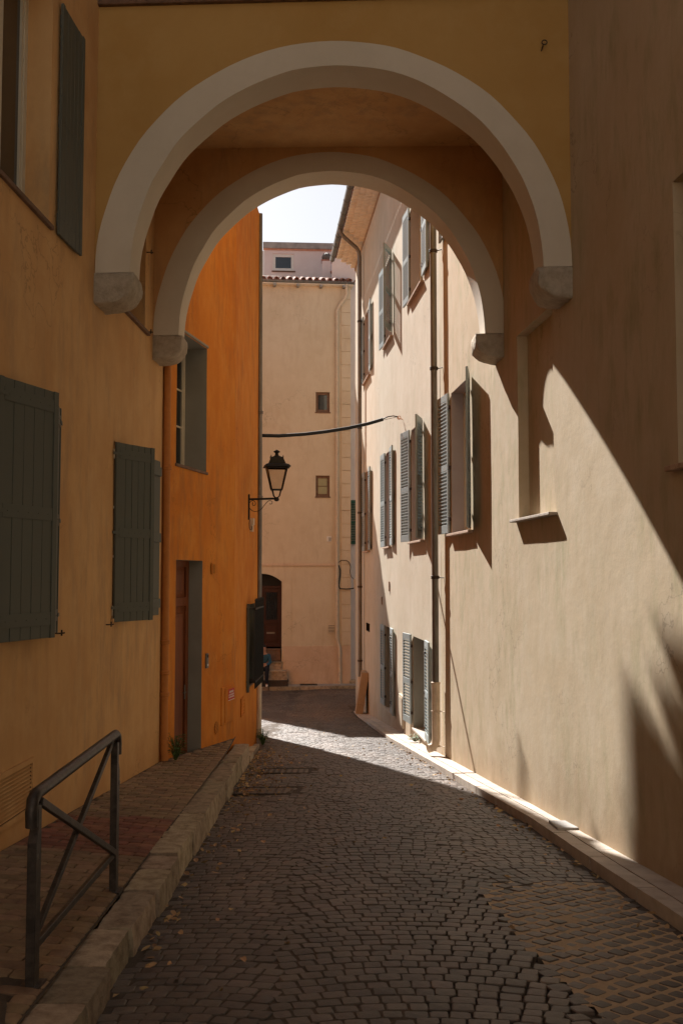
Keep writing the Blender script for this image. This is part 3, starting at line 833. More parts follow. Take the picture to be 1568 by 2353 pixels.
q = MB(); q.wbox(RW2, 2.0, RW2.L + .1, EAVE - .05, EAVE - .022, -.05, .03); q.build('eave_course', M['sill'], rh)
# roof slab over eaves
q = MB(); a = RW2.pt(1.9, EAVE + .36, .62); b_ = RW2.pt(RW2.L + .15, EAVE + .36, .62)
q.quad(a, b_, RW2.pt(RW2.L + .15, EAVE + 1.6, -5), RW2.pt(1.9, EAVE + 1.6, -5)); q.build('roof_plane', M['tile'], rh)
GZ = EAVE + .33; GO = .70
q = MB(); n_ = 8; pa = []; 
for e in (1.9, RW2.L + .2):
    for rr in (.08, .074):
        for i in range(n_ + 1):
            an = math.pi + math.pi * i / n_
            c = RW2.pt(e, GZ, GO); pa.append(c + n3 * math.cos(an) * rr + Vector((0, 0, math.sin(an) * rr)))
m_ = n_ + 1; fs = []
for i in range(n_): fs += [(i, i + 1, 2 * m_ + i + 1, 2 * m_ + i), (m_ + i, m_ + i + 1, 3 * m_ + i + 1, 3 * m_ + i), (2 * m_ + i, 2 * m_ + i + 1, 3 * m_ + i + 1, 3 * m_ + i)]
q.add(pa, fs, True); c = RW2.pt(RW2.L + .2, GZ, GO); q.add([c + n3 * math.cos(math.pi + math.pi * i / n_) * .08 + Vector((0, 0, math.sin(math.pi + math.pi * i / n_) * .08)) for i in range(n_ + 1)], [tuple(range(n_ + 1))])
k = 3.0
while k < RW2.L:
    pts_ = [RW2.pt(k, GZ, GO) + n3 * math.cos(math.pi + math.pi * i / 8) * .083 + Vector((0, 0, math.sin(math.pi + math.pi * i / 8) * .083)) for i in range(9)]
    q.tube(pts_, .008, 5); k += .9
gut = q.build('gutter', M['zinc'], rh)

def collar(mb, c, r, h=.05): mb.lathe(c, [(r, 0), (r + .014, .004), (r + .014, h * .4), (r + .006, h * .5), (r + .014, h * .6), (r + .014, h), (r, h + .004)], 14)
uk0, uk1 = K2(20.75), K2(20.2); uz0, uz1 = E_(-3.12), E_(-2.48)
if uk0 > uk1: uk0, uk1 = uk1, uk0
uc = thing('meter_cover', RW2.pt((uk0 + uk1) / 2, uz0, 0), 'plain beige meter cover low on the cream wall between the ground floor shutters', 'meter box')
q = MB(); q.wbox(RW2, uk0, uk1, uz0, uz1, -.02, .045); q.build('casing', M['right2'], uc, bevel=.008)
q = MB(); q.wbox(RW2, uk0 + .04, uk1 - .04, uz0 + .04, uz1 - .04, .0455, .055); q.build('door', M['right2'], uc, bevel=.005)
# downpipe 1 (between the two right houses)
k_, _ = RW2.at(998, 1300); Yp = 16.02
px_ = 2.98 - .0845 * Yp - .12
dp = thing('downpipe', (px_, Yp, rtop(Yp)), 'grey zinc downpipe with cream plastic foot between the two right houses', 'drainpipe', 'zinc downpipes down the right houses')
zb = E_(ray(998, 1570)[1] * Yp)
q = MB(); q.tube([(px_, Yp, zb - .1), (px_, Yp, zb + 1), (px_, Yp, zb + 3), (px_, Yp, ztop - .6)], .053, 16); q.build('pipe', M['zinc'], dp)
for py in (1330, 850, 580):
    z_ = E_(ray(998, py)[1] * Yp); q = MB(); collar(q, Vector((px_, Yp, z_)), .054); w_ = RW.pt(RW.kY(Yp - .12), z_ + .02, 0); q.tube([(px_ + .04, Yp, z_ + .025), w_], .009, 6); q.build('bracket', M['hinge'], dp)
zf = rtop(Yp) + .10
q = MB(); q.tube([(px_, Yp, zb), (px_, Yp, zb - .5), (px_, Yp, zf + .14), (px_ - .015, Yp - .005, zf + .07), (px_ - .06, Yp - .02, zf + .015), (px_ - .13, Yp - .05, zf)], .068, 18)
q.lathe((px_, Yp, zb - .01), [(.068, 0), (.074, .004), (.074, .03), (.056, .034)], 16); q.build('foot', M['pipe_cream'], dp)
for z_ in (zb - .45, zb - 1.0):
    q = MB(); q.lathe((px_, Yp, z_), [(.069, 0), (.073, 0), (.073, .02), (.069, .02)], 16); q.tube([(px_ + .05, Yp, z_ + .01), RW.pt(RW.kY(Yp - .1), z_ + .01, 0)], .007, 6); q.build('clip', M['pipe_cream'], dp)
# downpipe 2 (far end)
Yp = 27.75; px_ = 2.98 - .0845 * Yp - .12
dp = thing('downpipe', (px_, Yp, rtop(Yp)), 'grey zinc downpipe with bent neck at the far end of the cream house', 'drainpipe', 'zinc downpipes down the right houses')
kk_ = RW2.kY(Yp)
q = MB(); zt = EAVE - .28
q.tube([RW2.pt(kk_ - .25, GZ - .06, GO), RW2.pt(kk_ - .25, GZ - .16, GO - .02), RW2.pt(kk_ - .2, GZ - .26, GO - .12), RW2.pt(kk_ - .05, zt + .10, .22), RW2.pt(kk_, zt, .14), (px_, Yp, zt - .15), (px_, Yp, zt - .8), (px_, Yp, 2), (px_, Yp, rtop(Yp) + .9)], .055, 14)
q.build('pipe', M['zinc'], dp)
for py in (740, 985, 1180, 1350, 1520):
    z_ = E_(ray(827, py)[1] * Yp); q = MB(); collar(q, Vector((px_, Yp, z_)), .056); q.build('bracket', M['hinge'], dp)
q = MB(); q.tube([(px_, Yp, rtop(Yp) + .95), (px_, Yp, rtop(Yp) + .05)], .062, 14); q.build('foot', M['pipe_cream'], dp)

# ================================================================== LEFT HOUSE
lh = thing('peach_house', (-3, 6, kwall(6)), 'peach rendered house with dark grey board shutters on the left', 'house')
KL = LW.kY
vk0, vz0 = LW.at(-60, 1940); 
vr, vzt = LW.at(72, 1745); _, vzb = LW.at(72, 1855)
holesL = [(KL(7.0), KL(8.15), E_(2.92), E_(4.95), .26, M['peach'], False),
          (KL(10.45), KL(11.6), E_(2.87), E_(4.90), .26, M['peach'], False),
          (KL(7.3), KL(8.42), E_(-.46), E_(1.40), .22, M['peach'], False),
          (KL(10.3), KL(11.42), E_(-.47), E_(1.38), .22, M['peach'], False),
          (vr - 1.2, vr, vzb, vzt, .16, M['dark'], True)]
wall_panel(LW, 0, LW.L, -1.5, 11.5, holesL, M['peach'], lh, seed=21.4, amp=.006)
c1 = LW.pt(LW.L, 0); c0_ = LW.pt(0, 0)
shell([(c0_.x, c0_.y), (-10, -3), (-10, 12.62), (c1.x, c1.y)], -1.5, 11.5, M['peach'], lh)
casement(LW, KL(7.0), KL(8.15), E_(2.924), E_(4.95), .26, lh, M['frame'], rows=1, bar=.07)
casement(LW, KL(10.45), KL(11.6), E_(2.874), E_(4.90), .26, lh, M['frame'])
casement(LW, KL(7.3), KL(8.42), E_(-.456), E_(1.40), .22, lh, M['frame'])
casement(LW, KL(10.3), KL(11.42), E_(-.466), E_(1.38), .22, lh, M['frame'])
sill(LW, KL(6.95), KL(8.2), E_(2.92), lh, M['sill_dark'], out=.03, depth=.26)
sill(LW, KL(10.4), KL(11.72), E_(2.87), lh, M['sill_dark'], out=.04, depth=.26)
q = MB(); q.wbox(LW, KL(7.02), KL(8.13), E_(2.93), E_(2.99), -.20, -.06); q.build('sill_board', M['sill_dark'], lh)
for a, b_, z_ in ((7.25, 8.47, -.46), (10.25, 11.47, -.47)): sill(LW, KL(a), KL(b_), E_(z_), lh, M['peach'], out=.03, depth=.22)
def onl(Y, out): return (-2.742 + .036 * Y + out, Y)
board_shutter(onl(7.08, .02), (-2.249, 7.80), E_(-.50), E_(1.43), lh, 5, side=1)
board_shutter(onl(8.46, .02), (-2.31, 7.93), E_(-.50), E_(1.41), lh, 5, side=-1)
hx, hy = onl(10.29, .02)
board_shutter((hx, hy), (hx + .62 * .475, hy + .62 * .88), E_(-.505), E_(1.37), lh, 5, side=1)
board_shutter(onl(11.48, .02), onl(12.12, .075), E_(-.505), E_(1.37), lh, 5, side=-1)
board_shutter(onl(8.30, .03), onl(8.89, .045), E_(2.89), E_(4.93), lh, 5, side=1, battens=False)
# iron shutter stays / hinge pins
for (px, py) in ((127, 1455), (243, 1435), (337, 579), (336, 762), (354, 691)):
    k_, z_ = LW.at(px, py); k_ = min(k_, LW.L - .05)
    q = MB(); p = LW.pt(k_, z_, 0); q.tube([p - Vector((LW.n.x, LW.n.y, 0)) * .01, LW.pt(k_, z_, .055), LW.pt(k_ + .03, z_ + .003, .07)], .007, 6); q.tube([LW.pt(k_, z_ - .02, .055), LW.pt(k_, z_ + .03, .055)], .008, 6)
    q.build('shutter_stay', M['hinge'], lh)
# louvred vent
q = MB()
q.wbox(LW, vr - 1.2, vr, vzt - .02, vzt + .018, .006, .022); q.wbox(LW, vr - 1.2, vr, vzb - .018, vzb + .02, .006, .022); q.wbox(LW, vr - .012, vr + .022, vzb - .02, vzt + .02, .004, .020)
vent = q.build('vent_grille', M['peach'], lh, label='painted louvred vent low on the wall')
nv = 11
for i in range(nv):
    z_ = vzb + .03 + (vzt - vzb - .05) * i / nv
    mb = MB(); a = LW.pt(vr - 1.2, z_, .014); mb.obox(a, LW.pt(vr - .01, z_, .014) - a, LW.pt(vr - 1.2, z_ + .55 * (vzt - vzb) / nv, -.02) - a, Vector((0, 0, .004))); mb.build('slat', M['peach'], vent)

# ================================================================== ARCHWAY BRIDGE
br = thing('archway', (0, 10.9, E_(2.9)), 'ochre covered bridge on round arches joining the houses across the lane', 'archway')
def Yf(x): return 9.50 - .0446 * (x + 2.40)
def Yb(x): return 12.03 - .0257 * (x + 2.309)
SZ = E_(2.919)
def arch_wall(Yfn, xl, xr, co, ao, ho, ci, ai, hi_, top, th, wmat, rname):
    N = 48
    def arc(c, a, h, t): return (c + a * math.cos(t), SZ + h * math.sin(t))
    ts = [math.pi - math.pi * i / N for i in range(N + 1)]
    outer = [arc(co, ao, ho, t) for t in ts]; inner = [arc(ci, ai, hi_, t) for t in ts]
    # ring: slightly proud of the wall, wobbling hand-made edge
    mb = MB(); vs = []
    for i in range(N + 1):
        w1 = .012 * nz(i * .35, 3.3, ci); w2 = .008 * nz(i * .4, 7.7, ci)
        (xo, zo), (xi, zi) = outer[i], inner[i]
        dx, dz = xo - ci, zo - SZ; L = math.hypot(dx, dz)
        xo2, zo2 = xo + dx / L * w1, zo + dz / L * w1; xi2, zi2 = xi + dx / L * w2, zi + dz / L * w2
        vs += [Vector((xi2, Yfn(xi2) - .012, zi2)), Vector((xo2, Yfn(xo2) - .012, zo2)), Vector((xo2, Yfn(xo2) + th, zo2)), Vector((xi2, Yfn(xi2) + th, zi2))]
    fs = []
    for i in range(N):
        a = i * 4
        for j in range(4): fs.append((a + j, a + (j + 1) % 4, a + 4 + (j + 1) % 4, a + 4 + j))
    fs += [(0, 1, 2, 3), (N * 4 + 3, N * 4 + 2, N * 4 + 1, N * 4)]
    m0 = len(mb.f); mb.add(vs, fs, False)
    for i in range(N * 4): mb.sm[m0 + i] = (i % 4 in (1, 3))
    mb.build('arch_ring', M['ring'], br)
    # spandrel wall both faces
    for dy, nm in ((0.0, 'front'), (th - .004, 'back')):
        mb = MB(); M_ = 6
        for i in range(N):
            for j in range(M_):
                def P(i, j):
                    (xo, zo) = outer[i]
                    # go to the boundary rectangle
                    dx, dz = xo - co, zo - SZ
                    tx = ((xr - co) / dx if dx > 1e-6 else (xl - co) / dx if dx < -1e-6 else 1e9); tz = (top - SZ) / dz if dz > 1e-6 else 1e9
                    t = min(tx, tz); bx, bz = co + dx * t, SZ + dz * t
                    f = j / M_; ix, iz = co + dx * .985, SZ + dz * .985
                    x = ix + (bx - ix) * f; z = iz + (bz - iz) * f
                    return Vector((x, Yfn(x) + dy + .003 * nz(x, z, dy), z))
                mb.add([P(i, j), P(i + 1, j), P(i + 1, j + 1), P(i, j + 1)], [(0, 1, 2, 3)], True)
        # corners
        for (cx_, ) in ((xl,), (xr,)):
            pass
        tcl = math.atan2((top - SZ) / ho, (xl - co) / ao); tcr = math.atan2((top - SZ) / ho, (xr - co) / ao)
        mb.build('spandrel_wall', wmat, br)
def corner_fill(Yfn, x, co, ho, ao, top, th, wmat):
    pass
# rect corner handling: sample so that corners are hit exactly
def arch_wall2(Yfn, xl, xr, co, ao, ho, top, th, wmat):
    def Q(t, f):
        dx, dz = ao * math.cos(t), ho * math.sin(t)
        tx = ((xr - co) / dx if dx > 1e-6 else (xl - co) / dx if dx < -1e-6 else 1e9); tz = (top - SZ) / dz if dz > 1e-6 else 1e9
        s_ = min(tx, tz); x = co + dx * (.985 + (s_ - .985) * f); z = SZ + dz * (.985 + (s_ - .985) * f)
        return x, z
    tr = math.atan2((top - SZ) / ho, (xr - co) / ao); tl = math.atan2((top - SZ) / ho, (xl - co) / ao)
    ts = []
    for a, b_, n_ in ((0, tr, 16), (tr, tl, 30), (tl, math.pi, 16)): ts += [a + (b_ - a) * i / n_ for i in range(n_)]
    ts.append(math.pi); M_ = 6
    for dy in (0.0, th - .004):
        vs, fs = [], []
        for t in ts:
            for j in range(M_ + 1):
                x, z = Q(t, j / M_); vs.append(Vector((x, Yfn(x) + dy + .003 * nz(x * 1.2, z * 1.2, dy), z)))
        for i in range(len(ts) - 1):
            for j in range(M_):
                a = i * (M_ + 1) + j; fs.append((a, a + 1, a + M_ + 2, a + M_ + 1))
        MB().add(vs, fs, True).build('spandrel_wall', wmat, br)
def ring(Yfn, co, ao, ho, ci, ai, hi_, th):
    N = 56; vs = []
    for i in range(N + 1):
        t = math.pi - math.pi * i / N
        xo, zo, xi, zi = co + ao * math.cos(t), SZ + ho * math.sin(t), ci + ai * math.cos(t), SZ + hi_ * math.sin(t)
        w1 = .012 * nz(i * .3, 3.3, ci); w2 = .010 * nz(i * .35, 7.7, ci)
        L = math.hypot(xo - ci, zo - SZ); ux, uz = (xo - ci) / L, (zo - SZ) / L
        xo += ux * w1; zo += uz * w1; xi += ux * w2; zi += uz * w2
        vs += [Vector((xi, Yfn(xi) - .012, zi)), Vector((xo, Yfn(xo) - .012, zo)), Vector((xo, Yfn(xo) + th + .01, zo)), Vector((xi, Yfn(xi) + th + .01, zi))]
    mb = MB(); fs = []; 
    for i in range(N):
        a = i * 4
        for j in range(4): fs.append((a + j, a + (j + 1) % 4, a + 4 + (j + 1) % 4, a + 4 + j))
    fs += [(0, 1, 2, 3), (N * 4 + 3, N * 4 + 2, N * 4 + 1, N * 4)]
    mb.add(vs, fs, False)
    for i in range(N * 4): mb.sm[i] = False
    o = mb.build('arch_ring', M['ring'], br)
    # smooth along the curve, sharp at the four long edges
    for p in o.data.polygons[:N * 4]: p.use_smooth = True
    es = o.data.edges
    for e in es:
        a, b_ = e.vertices
        if abs(a - b_) == 4: e.use_edge_sharp = True
    return o
LEDGE = E_(5.60)
arch_wall2(Yf, -2.75, 2.6, -.10, 2.297, 2.27, LEDGE, .415, M['ochre'])
ring(Yf, -.10, 2.297, 2.27, -.063, 1.986, 2.028, .415)
arch_wall2(Yb, -2.65, 2.4, -.151, 2.158, 2.278, LEDGE, .41, M['peach'])
ring(Yb, -.151, 2.158, 2.278, -.125, 1.868, 2.042, .41)
CZ = E_(5.264)
q = MB(); q.add([(-2.7, Yf(-2.7) + .3, CZ), (2.5, Yf(2.5) + .3, CZ), (2.5, Yb(2.5) + .1, CZ), (-2.7, Yb(-2.7) + .1, CZ)], [(0, 1, 2, 3)]); q.build('ceiling', M['peach'], br)
q = MB()
vsu = [(-2.75, Yf(-2.75)), (2.6, Yf(2.6)), (2.6, Yb(2.6) + .4), (-2.75, Yb(-2.75) + .4)]
q.add([(x, y_, LEDGE + .12) for x, y_ in vsu] + [(x, y_, 13.0) for x, y_ in vsu], [(0, 1, 5, 4), (1, 2, 6, 5), (2, 3, 7, 6), (3, 0, 4, 7), (4, 5, 6, 7)]); q.build('upper_wall', M['ochre'], br)
q = MB(); q.add([(-2.75, Yf(-2.75) - .05, LEDGE - .0), (2.6, Yf(2.6) - .05, LEDGE), (2.6, Yf(2.6) + .1, LEDGE), (-2.75, Yf(-2.75) + .1, LEDGE), (-2.75, Yf(-2.75) - .07, LEDGE + .13), (2.6, Yf(2.6) - .07, LEDGE + .13), (2.6, Yf(2.6) + .1, LEDGE + .13), (-2.75, Yf(-2.75) + .1, LEDGE + .13)],
             [(0, 3, 2, 1), (4, 5, 6, 7), (0, 1, 5, 4), (1, 2, 6, 5), (2, 3, 7, 6), (3, 0, 4, 7)]); q.build('string_course', M['sill_dark'], br, bevel=.01)
def corbel(Yfn, xw, sgn, reach, th, seed, zt=SZ):
    """profile in x-z: flat top, short vertical nose, quarter round back to the wall; rough surface"""
    prof = [(-.06, 0), (reach, 0), (reach + .004, -.04), (reach, -.085)]
    for i in range(1, 8):
        a = math.pi / 2 * i / 8
        prof.append((reach - (1 - math.cos(a)) * reach * .62, -.085 - .205 * math.sin(a)))
    prof += [(reach * .30, -.298), (-.06, -.30)]
    nT = 6; vs = []; n_ = len(prof)
    # resample the profile
    pr = []
    for (a, b_) in zip(prof, prof[1:] + prof[:1]):
        m2 = 3 if (Vector(a) - Vector(b_)).length > .12 else 1
        for j in range(m2): pr.append((a[0] + (b_[0] - a[0]) * j / m2, a[1] + (b_[1] - a[1]) * j / m2))
    n_ = len(pr)
    cx_, cz_ = sum(p[0] for p in pr) / n_, sum(p[1] for p in pr) / n_
    def W(p, f, sc=1.0):
        x = cx_ + (p[0] - cx_) * sc; z = cz_ + (p[1] - cz_) * sc
        X = xw + sgn * x; Yv = Yfn(X) - .02 + (th + .04) * f
        d = Vector((nz(X * 14, Yv * 14, z * 14 + seed), nz(X * 14 + 5, Yv * 14, z * 14 + seed), nz(X * 14, Yv * 14 + 5, z * 14 + seed))) * .020
        d += Vector((nz(X * 40, Yv * 40, z * 40 + seed), nz(X * 40 + 5, Yv * 40, z * 40 + seed), nz(X * 40, Yv * 40 + 5, z * 40 + seed))) * .010
        return Vector((X, Yv, zt + z)) + d * (1 if z < -.01 else .3)
    fs = []
    rings = [(0, .0), (0, .35), (0, .7), (0, .93)] + [(i / nT * .9 + .04, 1.0) for i in range(nT + 1)] + [(1, .93), (1, .6), (1, .0)]
    for f, sc in rings:
        for p in pr: vs.append(W(p, f, max(sc, .001)))
    for i in range(len(rings) - 1):
        for k in range(n_): fs.append((i * n_ + k, i * n_ + (k + 1) % n_, (i + 1) * n_ + (k + 1) % n_, (i + 1) * n_ + k))
    o = MB().add(vs, fs, True).build('corbel', M['corbel'], br)
    return o
corbel(Yf, -2.742 + .036 * 9.7, 1, .375, .415, 1)
corbel(Yf, 2.98 - .0845 * 9.5, -1, .31, .415, 2)
corbel(Yb, -2.742 + .036 * 12.2, 1, .35, .41, 3)
corbel(Yb, 2.98 - .0845 * 12.1, -1, .325, .41, 4)
# eye hook on the spandrel
a_, e_ = ray(1247, 106); Yh = Yf(a_ * 9.3); hx, hz = a_ * Yh, E_(e_ * Yh)
hk = thing('eye_hook', (hx, Yh, hz), 'small rusty eye hook screwed into the ochre wall above the arch', 'hook')
q = MB(); q.tube([(hx - .02, Yh + .02, hz - .05), (hx - .012, Yh - .05, hz - .015)], .006, 6)
q.tube([(hx + .025 * math.cos(a), Yh - .06, hz + .01 + .022 * math.sin(a)) for a in [2 * math.pi * i / 12 for i in range(13)]], .006, 6); q.build('ring', M['hinge'], hk)

# ================================================================== ORANGE HOUSE
oh = thing('orange_house', (-2.2, 16, ktop(16)), 'bright orange rendered house with wooden door beyond the arch', 'house')
o1 = lambda px, py: OW1.at(px, py)
kwl, zwt = o1(404, 1070); kwr, zwb = o1(473, 1088); _, zwt2 = o1(472, 799)
WZ0, WZ1 = zwb + .02, zwt2
kdr, zdt = o1(465, 1288); kdl = kdr - 1.05; _, zdb = o1(457, 1741)
zdb -= .08
kvl, zvt = o1(484, 1293)
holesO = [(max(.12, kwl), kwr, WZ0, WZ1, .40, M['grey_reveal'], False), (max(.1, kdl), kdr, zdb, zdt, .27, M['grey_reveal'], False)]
OT = E_(6.98); OT3 = E_(8.2); OTT = E_(8.55)
YS = 18.5                                   # the taller part ends here, a lower wing follows; unseen heights shaped for their shadow
kys = OW2.kY(YS); pys = OW2.pt(kys, 0)
wall_panel(OW1, 0, OW1.L, -2.2, OTT, holesO, M['orange'], oh, seed=31, amp=.006)
wall_panel(OW2, 0, OW2.L, -2.5, OT, [(OW2.kY(17.35), OW2.kY(18.45), E_(-1.95), E_(-.55), .2, M['grey_reveal'], False)], M['orange'], oh, seed=35, amp=.006)
MB().quad(OW2.pt(0, OT), OW2.pt(kys, OT), OW2.pt(kys, OTT), OW2.pt(0, OTT)).build('upper_wall', M['orange'], oh)
MB().quad((-1.593, 18.9, -2.8), (-2.66, 23.8, -2.8), (-2.66, 23.8, OT3), (-1.593, 18.9, OT)).build('side_wall', M['orange'], oh)
q = MB(); q.quad((-2.66, 23.8, -3), (-9, 23.8, -3), (-9, 23.8, OT3), (-2.66, 23.8, OT3)); q.quad((-9, 23.8, -3), (-9, YS, -3), (-9, YS, OT), (-9, 23.8, OT3))
q.quad((pys.x, YS, OT), (-9, YS, OT), (-9, YS, OTT), (pys.x, YS, OTT)); q.quad((-9, YS, -3), (-9, 12.65, -3), (-9, 12.65, OTT), (-9, YS, OTT)); q.quad((-9, 12.65, -3), (-2.30, 12.65, -3), (-2.30, 12.65, OTT), (-9, 12.65, OTT))
q.build('rear_wall', M['orange'], oh)
MB().add([(pys.x, YS, OT), (-1.593, 18.9, OT), (-9, 18.9, OT), (-9, YS, OT)], [(0, 1, 2, 3)]).add([(-1.593, 18.9, OT), (-2.66, 23.8, OT3), (-9, 23.8, OT3), (-9, 18.9, OT)], [(0, 1, 2, 3)]).build('roof', M['tile'], oh)
MB().add([(-2.30, 12.65, OTT), (-1.69, 15.7, OTT), (pys.x, YS, OTT), (-9, YS, OTT), (-9, 12.65, OTT)], [(0, 1, 2, 3, 4)]).build('roof', M['tile'], oh)
q = MB()
def shadow_shrub(c, rx, rz, n_, seed, lab):  # unseen leaf clumps added to soften the shade on the right wall
    rr = random.Random(seed); t = thing('shadow_shrub', c, lab, 'shrub', 'unseen shrubs added on the orange house roof for their shadow')
    st, lf = MB(), MB(); c = Vector(c)
    for i in range(12): a = rr.uniform(0, 6.3); st.tube([c, c + Vector((math.cos(a) * rx * .5, math.sin(a) * rx * .5, rz * rr.uniform(.8, 1.6)))], .008, 4)
    for i in range(n_):
        v = Vector((rr.gauss(0, 1), rr.gauss(0, 1), rr.gauss(0, 1))).normalized() * rr.random() ** .4
        p = c + Vector((v.x * rx, v.y * rx, rz + v.z * rz)); u = Vector((rr.gauss(0, 1), rr.gauss(0, 1), rr.gauss(0, 1))).normalized(); w = u.orthogonal().normalized(); s_ = rr.uniform(.025, .055)
        lf.add([p - u * s_, p + w * s_ * .5, p + u * s_, p - w * s_ * .5], [(0, 1, 2, 3)])
    st.build('stem', M['green_leaf'], t); lf.build('crown', M['green_leaf'], t)
shadow_shrub((-1.80, 18.62, OT + .35), .16, .45, 700, 1, 'unseen tall shrub added on the low orange house roof to soften the shadow')
shadow_shrub((-1.85, 18.45, OTT - .05), .26, .22, 600, 2, 'unseen low wide shrub added on the raised orange house roof edge for its shadow')
shadow_shrub((-1.78, 17.9, OTT), .22, .28, 600, 3, 'unseen round shrub added behind the low wide one for its shadow')
def cast(px, py, t):
    k_, z_ = RWs.at(px, py); p = RWs.pt(k_, z_); return p + Vector((-.375, 1, .92)) * t
RWs = Wall((2.98, 0), (2.98 - .845, 10), flip=True)
q.prism([cast(1502, 1437, 10.6), cast(1568, 1505, 10.6), cast(1640, 1640, 10.6), cast(1640, 1800, 10.6), cast(1568, 1630, 10.6)], (.02, -.5, 0)); q.build('shadow_wedge', M['tile'], oh)  # unseen wedge shaped to cast a streak of shade on the right wall
q = MB(); q.box((-2.22, 22.5, OT + .3), (-2.17, 22.55, OT + 1.40)); q.build('shadow_post', M['zinc'], oh)  # thin unseen post added to cast a narrow spike of shade
casement(OW1, holesO[0][0], kwr, WZ0 + .004, WZ1, .38, oh, M['frame'], rows=3)
sill(OW1, holesO[0][0] - .03, kwr + .05, WZ0, oh, M['sill_dark'], out=.02, depth=.4)
# hood mould over the window
q = MB(); q.wbox(OW1, holesO[0][0] - .02, kwr + .03, WZ1 + .01, WZ1 + .05, -.01, .02); q.build('lintel', M['grey_reveal'], oh, bevel=.01)
# wooden door with raised panels
k0, k1 = holesO[1][0], kdr
dd = .235
q = MB(); q.wbox(OW1, k0, k1, zdb, zdt, -dd - .05, -dd); door = q.build('door', M['wood'], oh, label='varnished wooden panelled front door')
zr = zdt - .52
q = MB()
for a, b_, z0_, z1_ in ((k0, k0 + .1, zdb, zdt), (k1 - .1, k1, zdb, zdt), (k0 + .1, k1 - .1, zdt - .09, zdt), (k0 + .1, k1 - .1, zr - .12, zr), (k0 + .1, k1 - .1, zdb, zdb + .22)):
    q.wbox(OW1, a, b_, z0_, z1_, -dd + .001, -dd + .035)
q.build('door_frame', M['wood'], door, bevel=.006)
for (za, zb_) in ((zr + .05, zdt - .14), (zdb + .30, zr - .22)):
    q = MB(); a, b_ = k0 + .17, k1 - .17
    q.wbox(OW1, a, b_, za, zb_, -dd + .001, -dd + .022); q.wbox(OW1, a + .05, b_ - .05, za + .05, zb_ - .05, -dd + .0225, -dd + .034); q.build('panel', M['wood'], door, bevel=.006)
q = MB(); p = OW1.pt(k1 - .14, zdb + 1.0, -dd + .06); q.tube([p, p + Vector((OW1.t.x, OW1.t.y, 0)) * -.11], .009, 8); q.wbox(OW1, k1 - .16, k1 - .12, zdb + .9, zdb + 1.1, -dd + .036, -dd + .04); q.build('handle', M['zinc'], door)
q = MB(); q.wbox(OW1, k0 - .02, k1 + .03, zdb - .10, zdb + .012, -.27, .03); q.build('threshold', M['kerb'], oh, bevel=.01)
# vents
def grille(W, px0, py0, px1, py1, nsl, name, lab, mat, parent=oh, vert=False):
    ka, za = W.at(px0, py0); kb, zb_ = W.at(px1, py1)
    z0_, z1_ = min(za, zb_), max(za, zb_)
    q = MB(); f = .012
    q.wbox(W, ka, kb, z0_, z1_, .006, .010)
    g1 = q.build(name, M['dark'] if nsl > 5 else mat, parent, label=lab)
    q = MB(); q.wbox(W, ka, ka + f, z0_, z1_, .010, .02); q.wbox(W, kb - f, kb, z0_, z1_, .010, .02); q.wbox(W, ka, kb, z1_ - f, z1_, .010, .022); q.wbox(W, ka, kb, z0_, z0_ + f, .010, .022); q.build('rim', mat, g1)
    for i in range(nsl):
        z_ = z0_ + f + (z1_ - z0_ - 2 * f) * (i + .5) / nsl
        q = MB(); hh = (z1_ - z0_) / nsl * .28; q.wbox(W, ka + f, kb - f, z_ - hh, z_ + hh, .010, .018); q.build('slat', mat, g1)
    return g1
grille(OW1, 484, 1294, 493, 1319, 12, 'vent_grille', 'small orange-painted slatted vent above the bell', M['orange'])
grille(OW2, 552, 1606, 559, 1640, 5, 'vent_grille', 'tiny slotted vent beside the meter cupboard', M['orange'])
# round vent
kc, zc = OW1.at(496, 1672); kc = min(kc, OW1.L - .15); r_ = .095
q = MB(); c = OW1.pt(kc, zc, .006); T3 = Vector((OW1.t.x, OW1.t.y, 0)); N3 = Vector((OW1.n.x, OW1.n.y, 0)); U3 = Vector((0, 0, 1))
q.add([c + T3 * math.cos(2 * math.pi * i / 24) * r_ + U3 * math.sin(2 * math.pi * i / 24) * r_ for i in range(24)], [tuple(range(24))]); rv = q.build('round_vent', M['dark'], oh, label='round slatted vent low on the orange wall')
for i in range(9):
    z_ = -r_ + .021 * (i + .5) + .0; w_ = math.sqrt(max(0, r_ * r_ - z_ * z_)); q = MB(); q.wbox(OW1, kc - w_, kc + w_, zc + z_ - .006, zc + z_ + .006, .007, .014); q.build('slat', M['orange'], rv)
# meter cupboard
k0, zt = OW1.at(519, 1576); k1, _ = OW1.at(548, 1568); zb_ = OW1.at(519, 1662)[1]
k1 = min(k1, OW1.L - .02); k0 = k1 - .62
mc = thing('meter_cupboard', OW1.pt((k0 + k1) / 2, zb_, 0), 'painted metal meter cupboard with red warning label on orange wall', 'meter box')
q = MB(); q.wbox(OW1, k0, k1, zb_, zt, -.05, .022); q.build('casing', M['orange'], mc, bevel=.006)
q = MB(); q.wbox(OW1, k0 + .13, k1 - .02, zb_ + .03, zt - .03, .0225, .034); md = q.build('door', M['orange'], mc, bevel=.004)
q = MB(); q.wbox(OW1, k0 + .27, k1 - .05, zt - .22, zt - .055, .0345, .037); lb = q.build('label', M['red_label'], md)
q = MB(); q.wbox(OW1, k0 + .27, k1 - .05, zt - .228, zt - .221, .0345, .038); q.build('label_edge', M['white'], md)
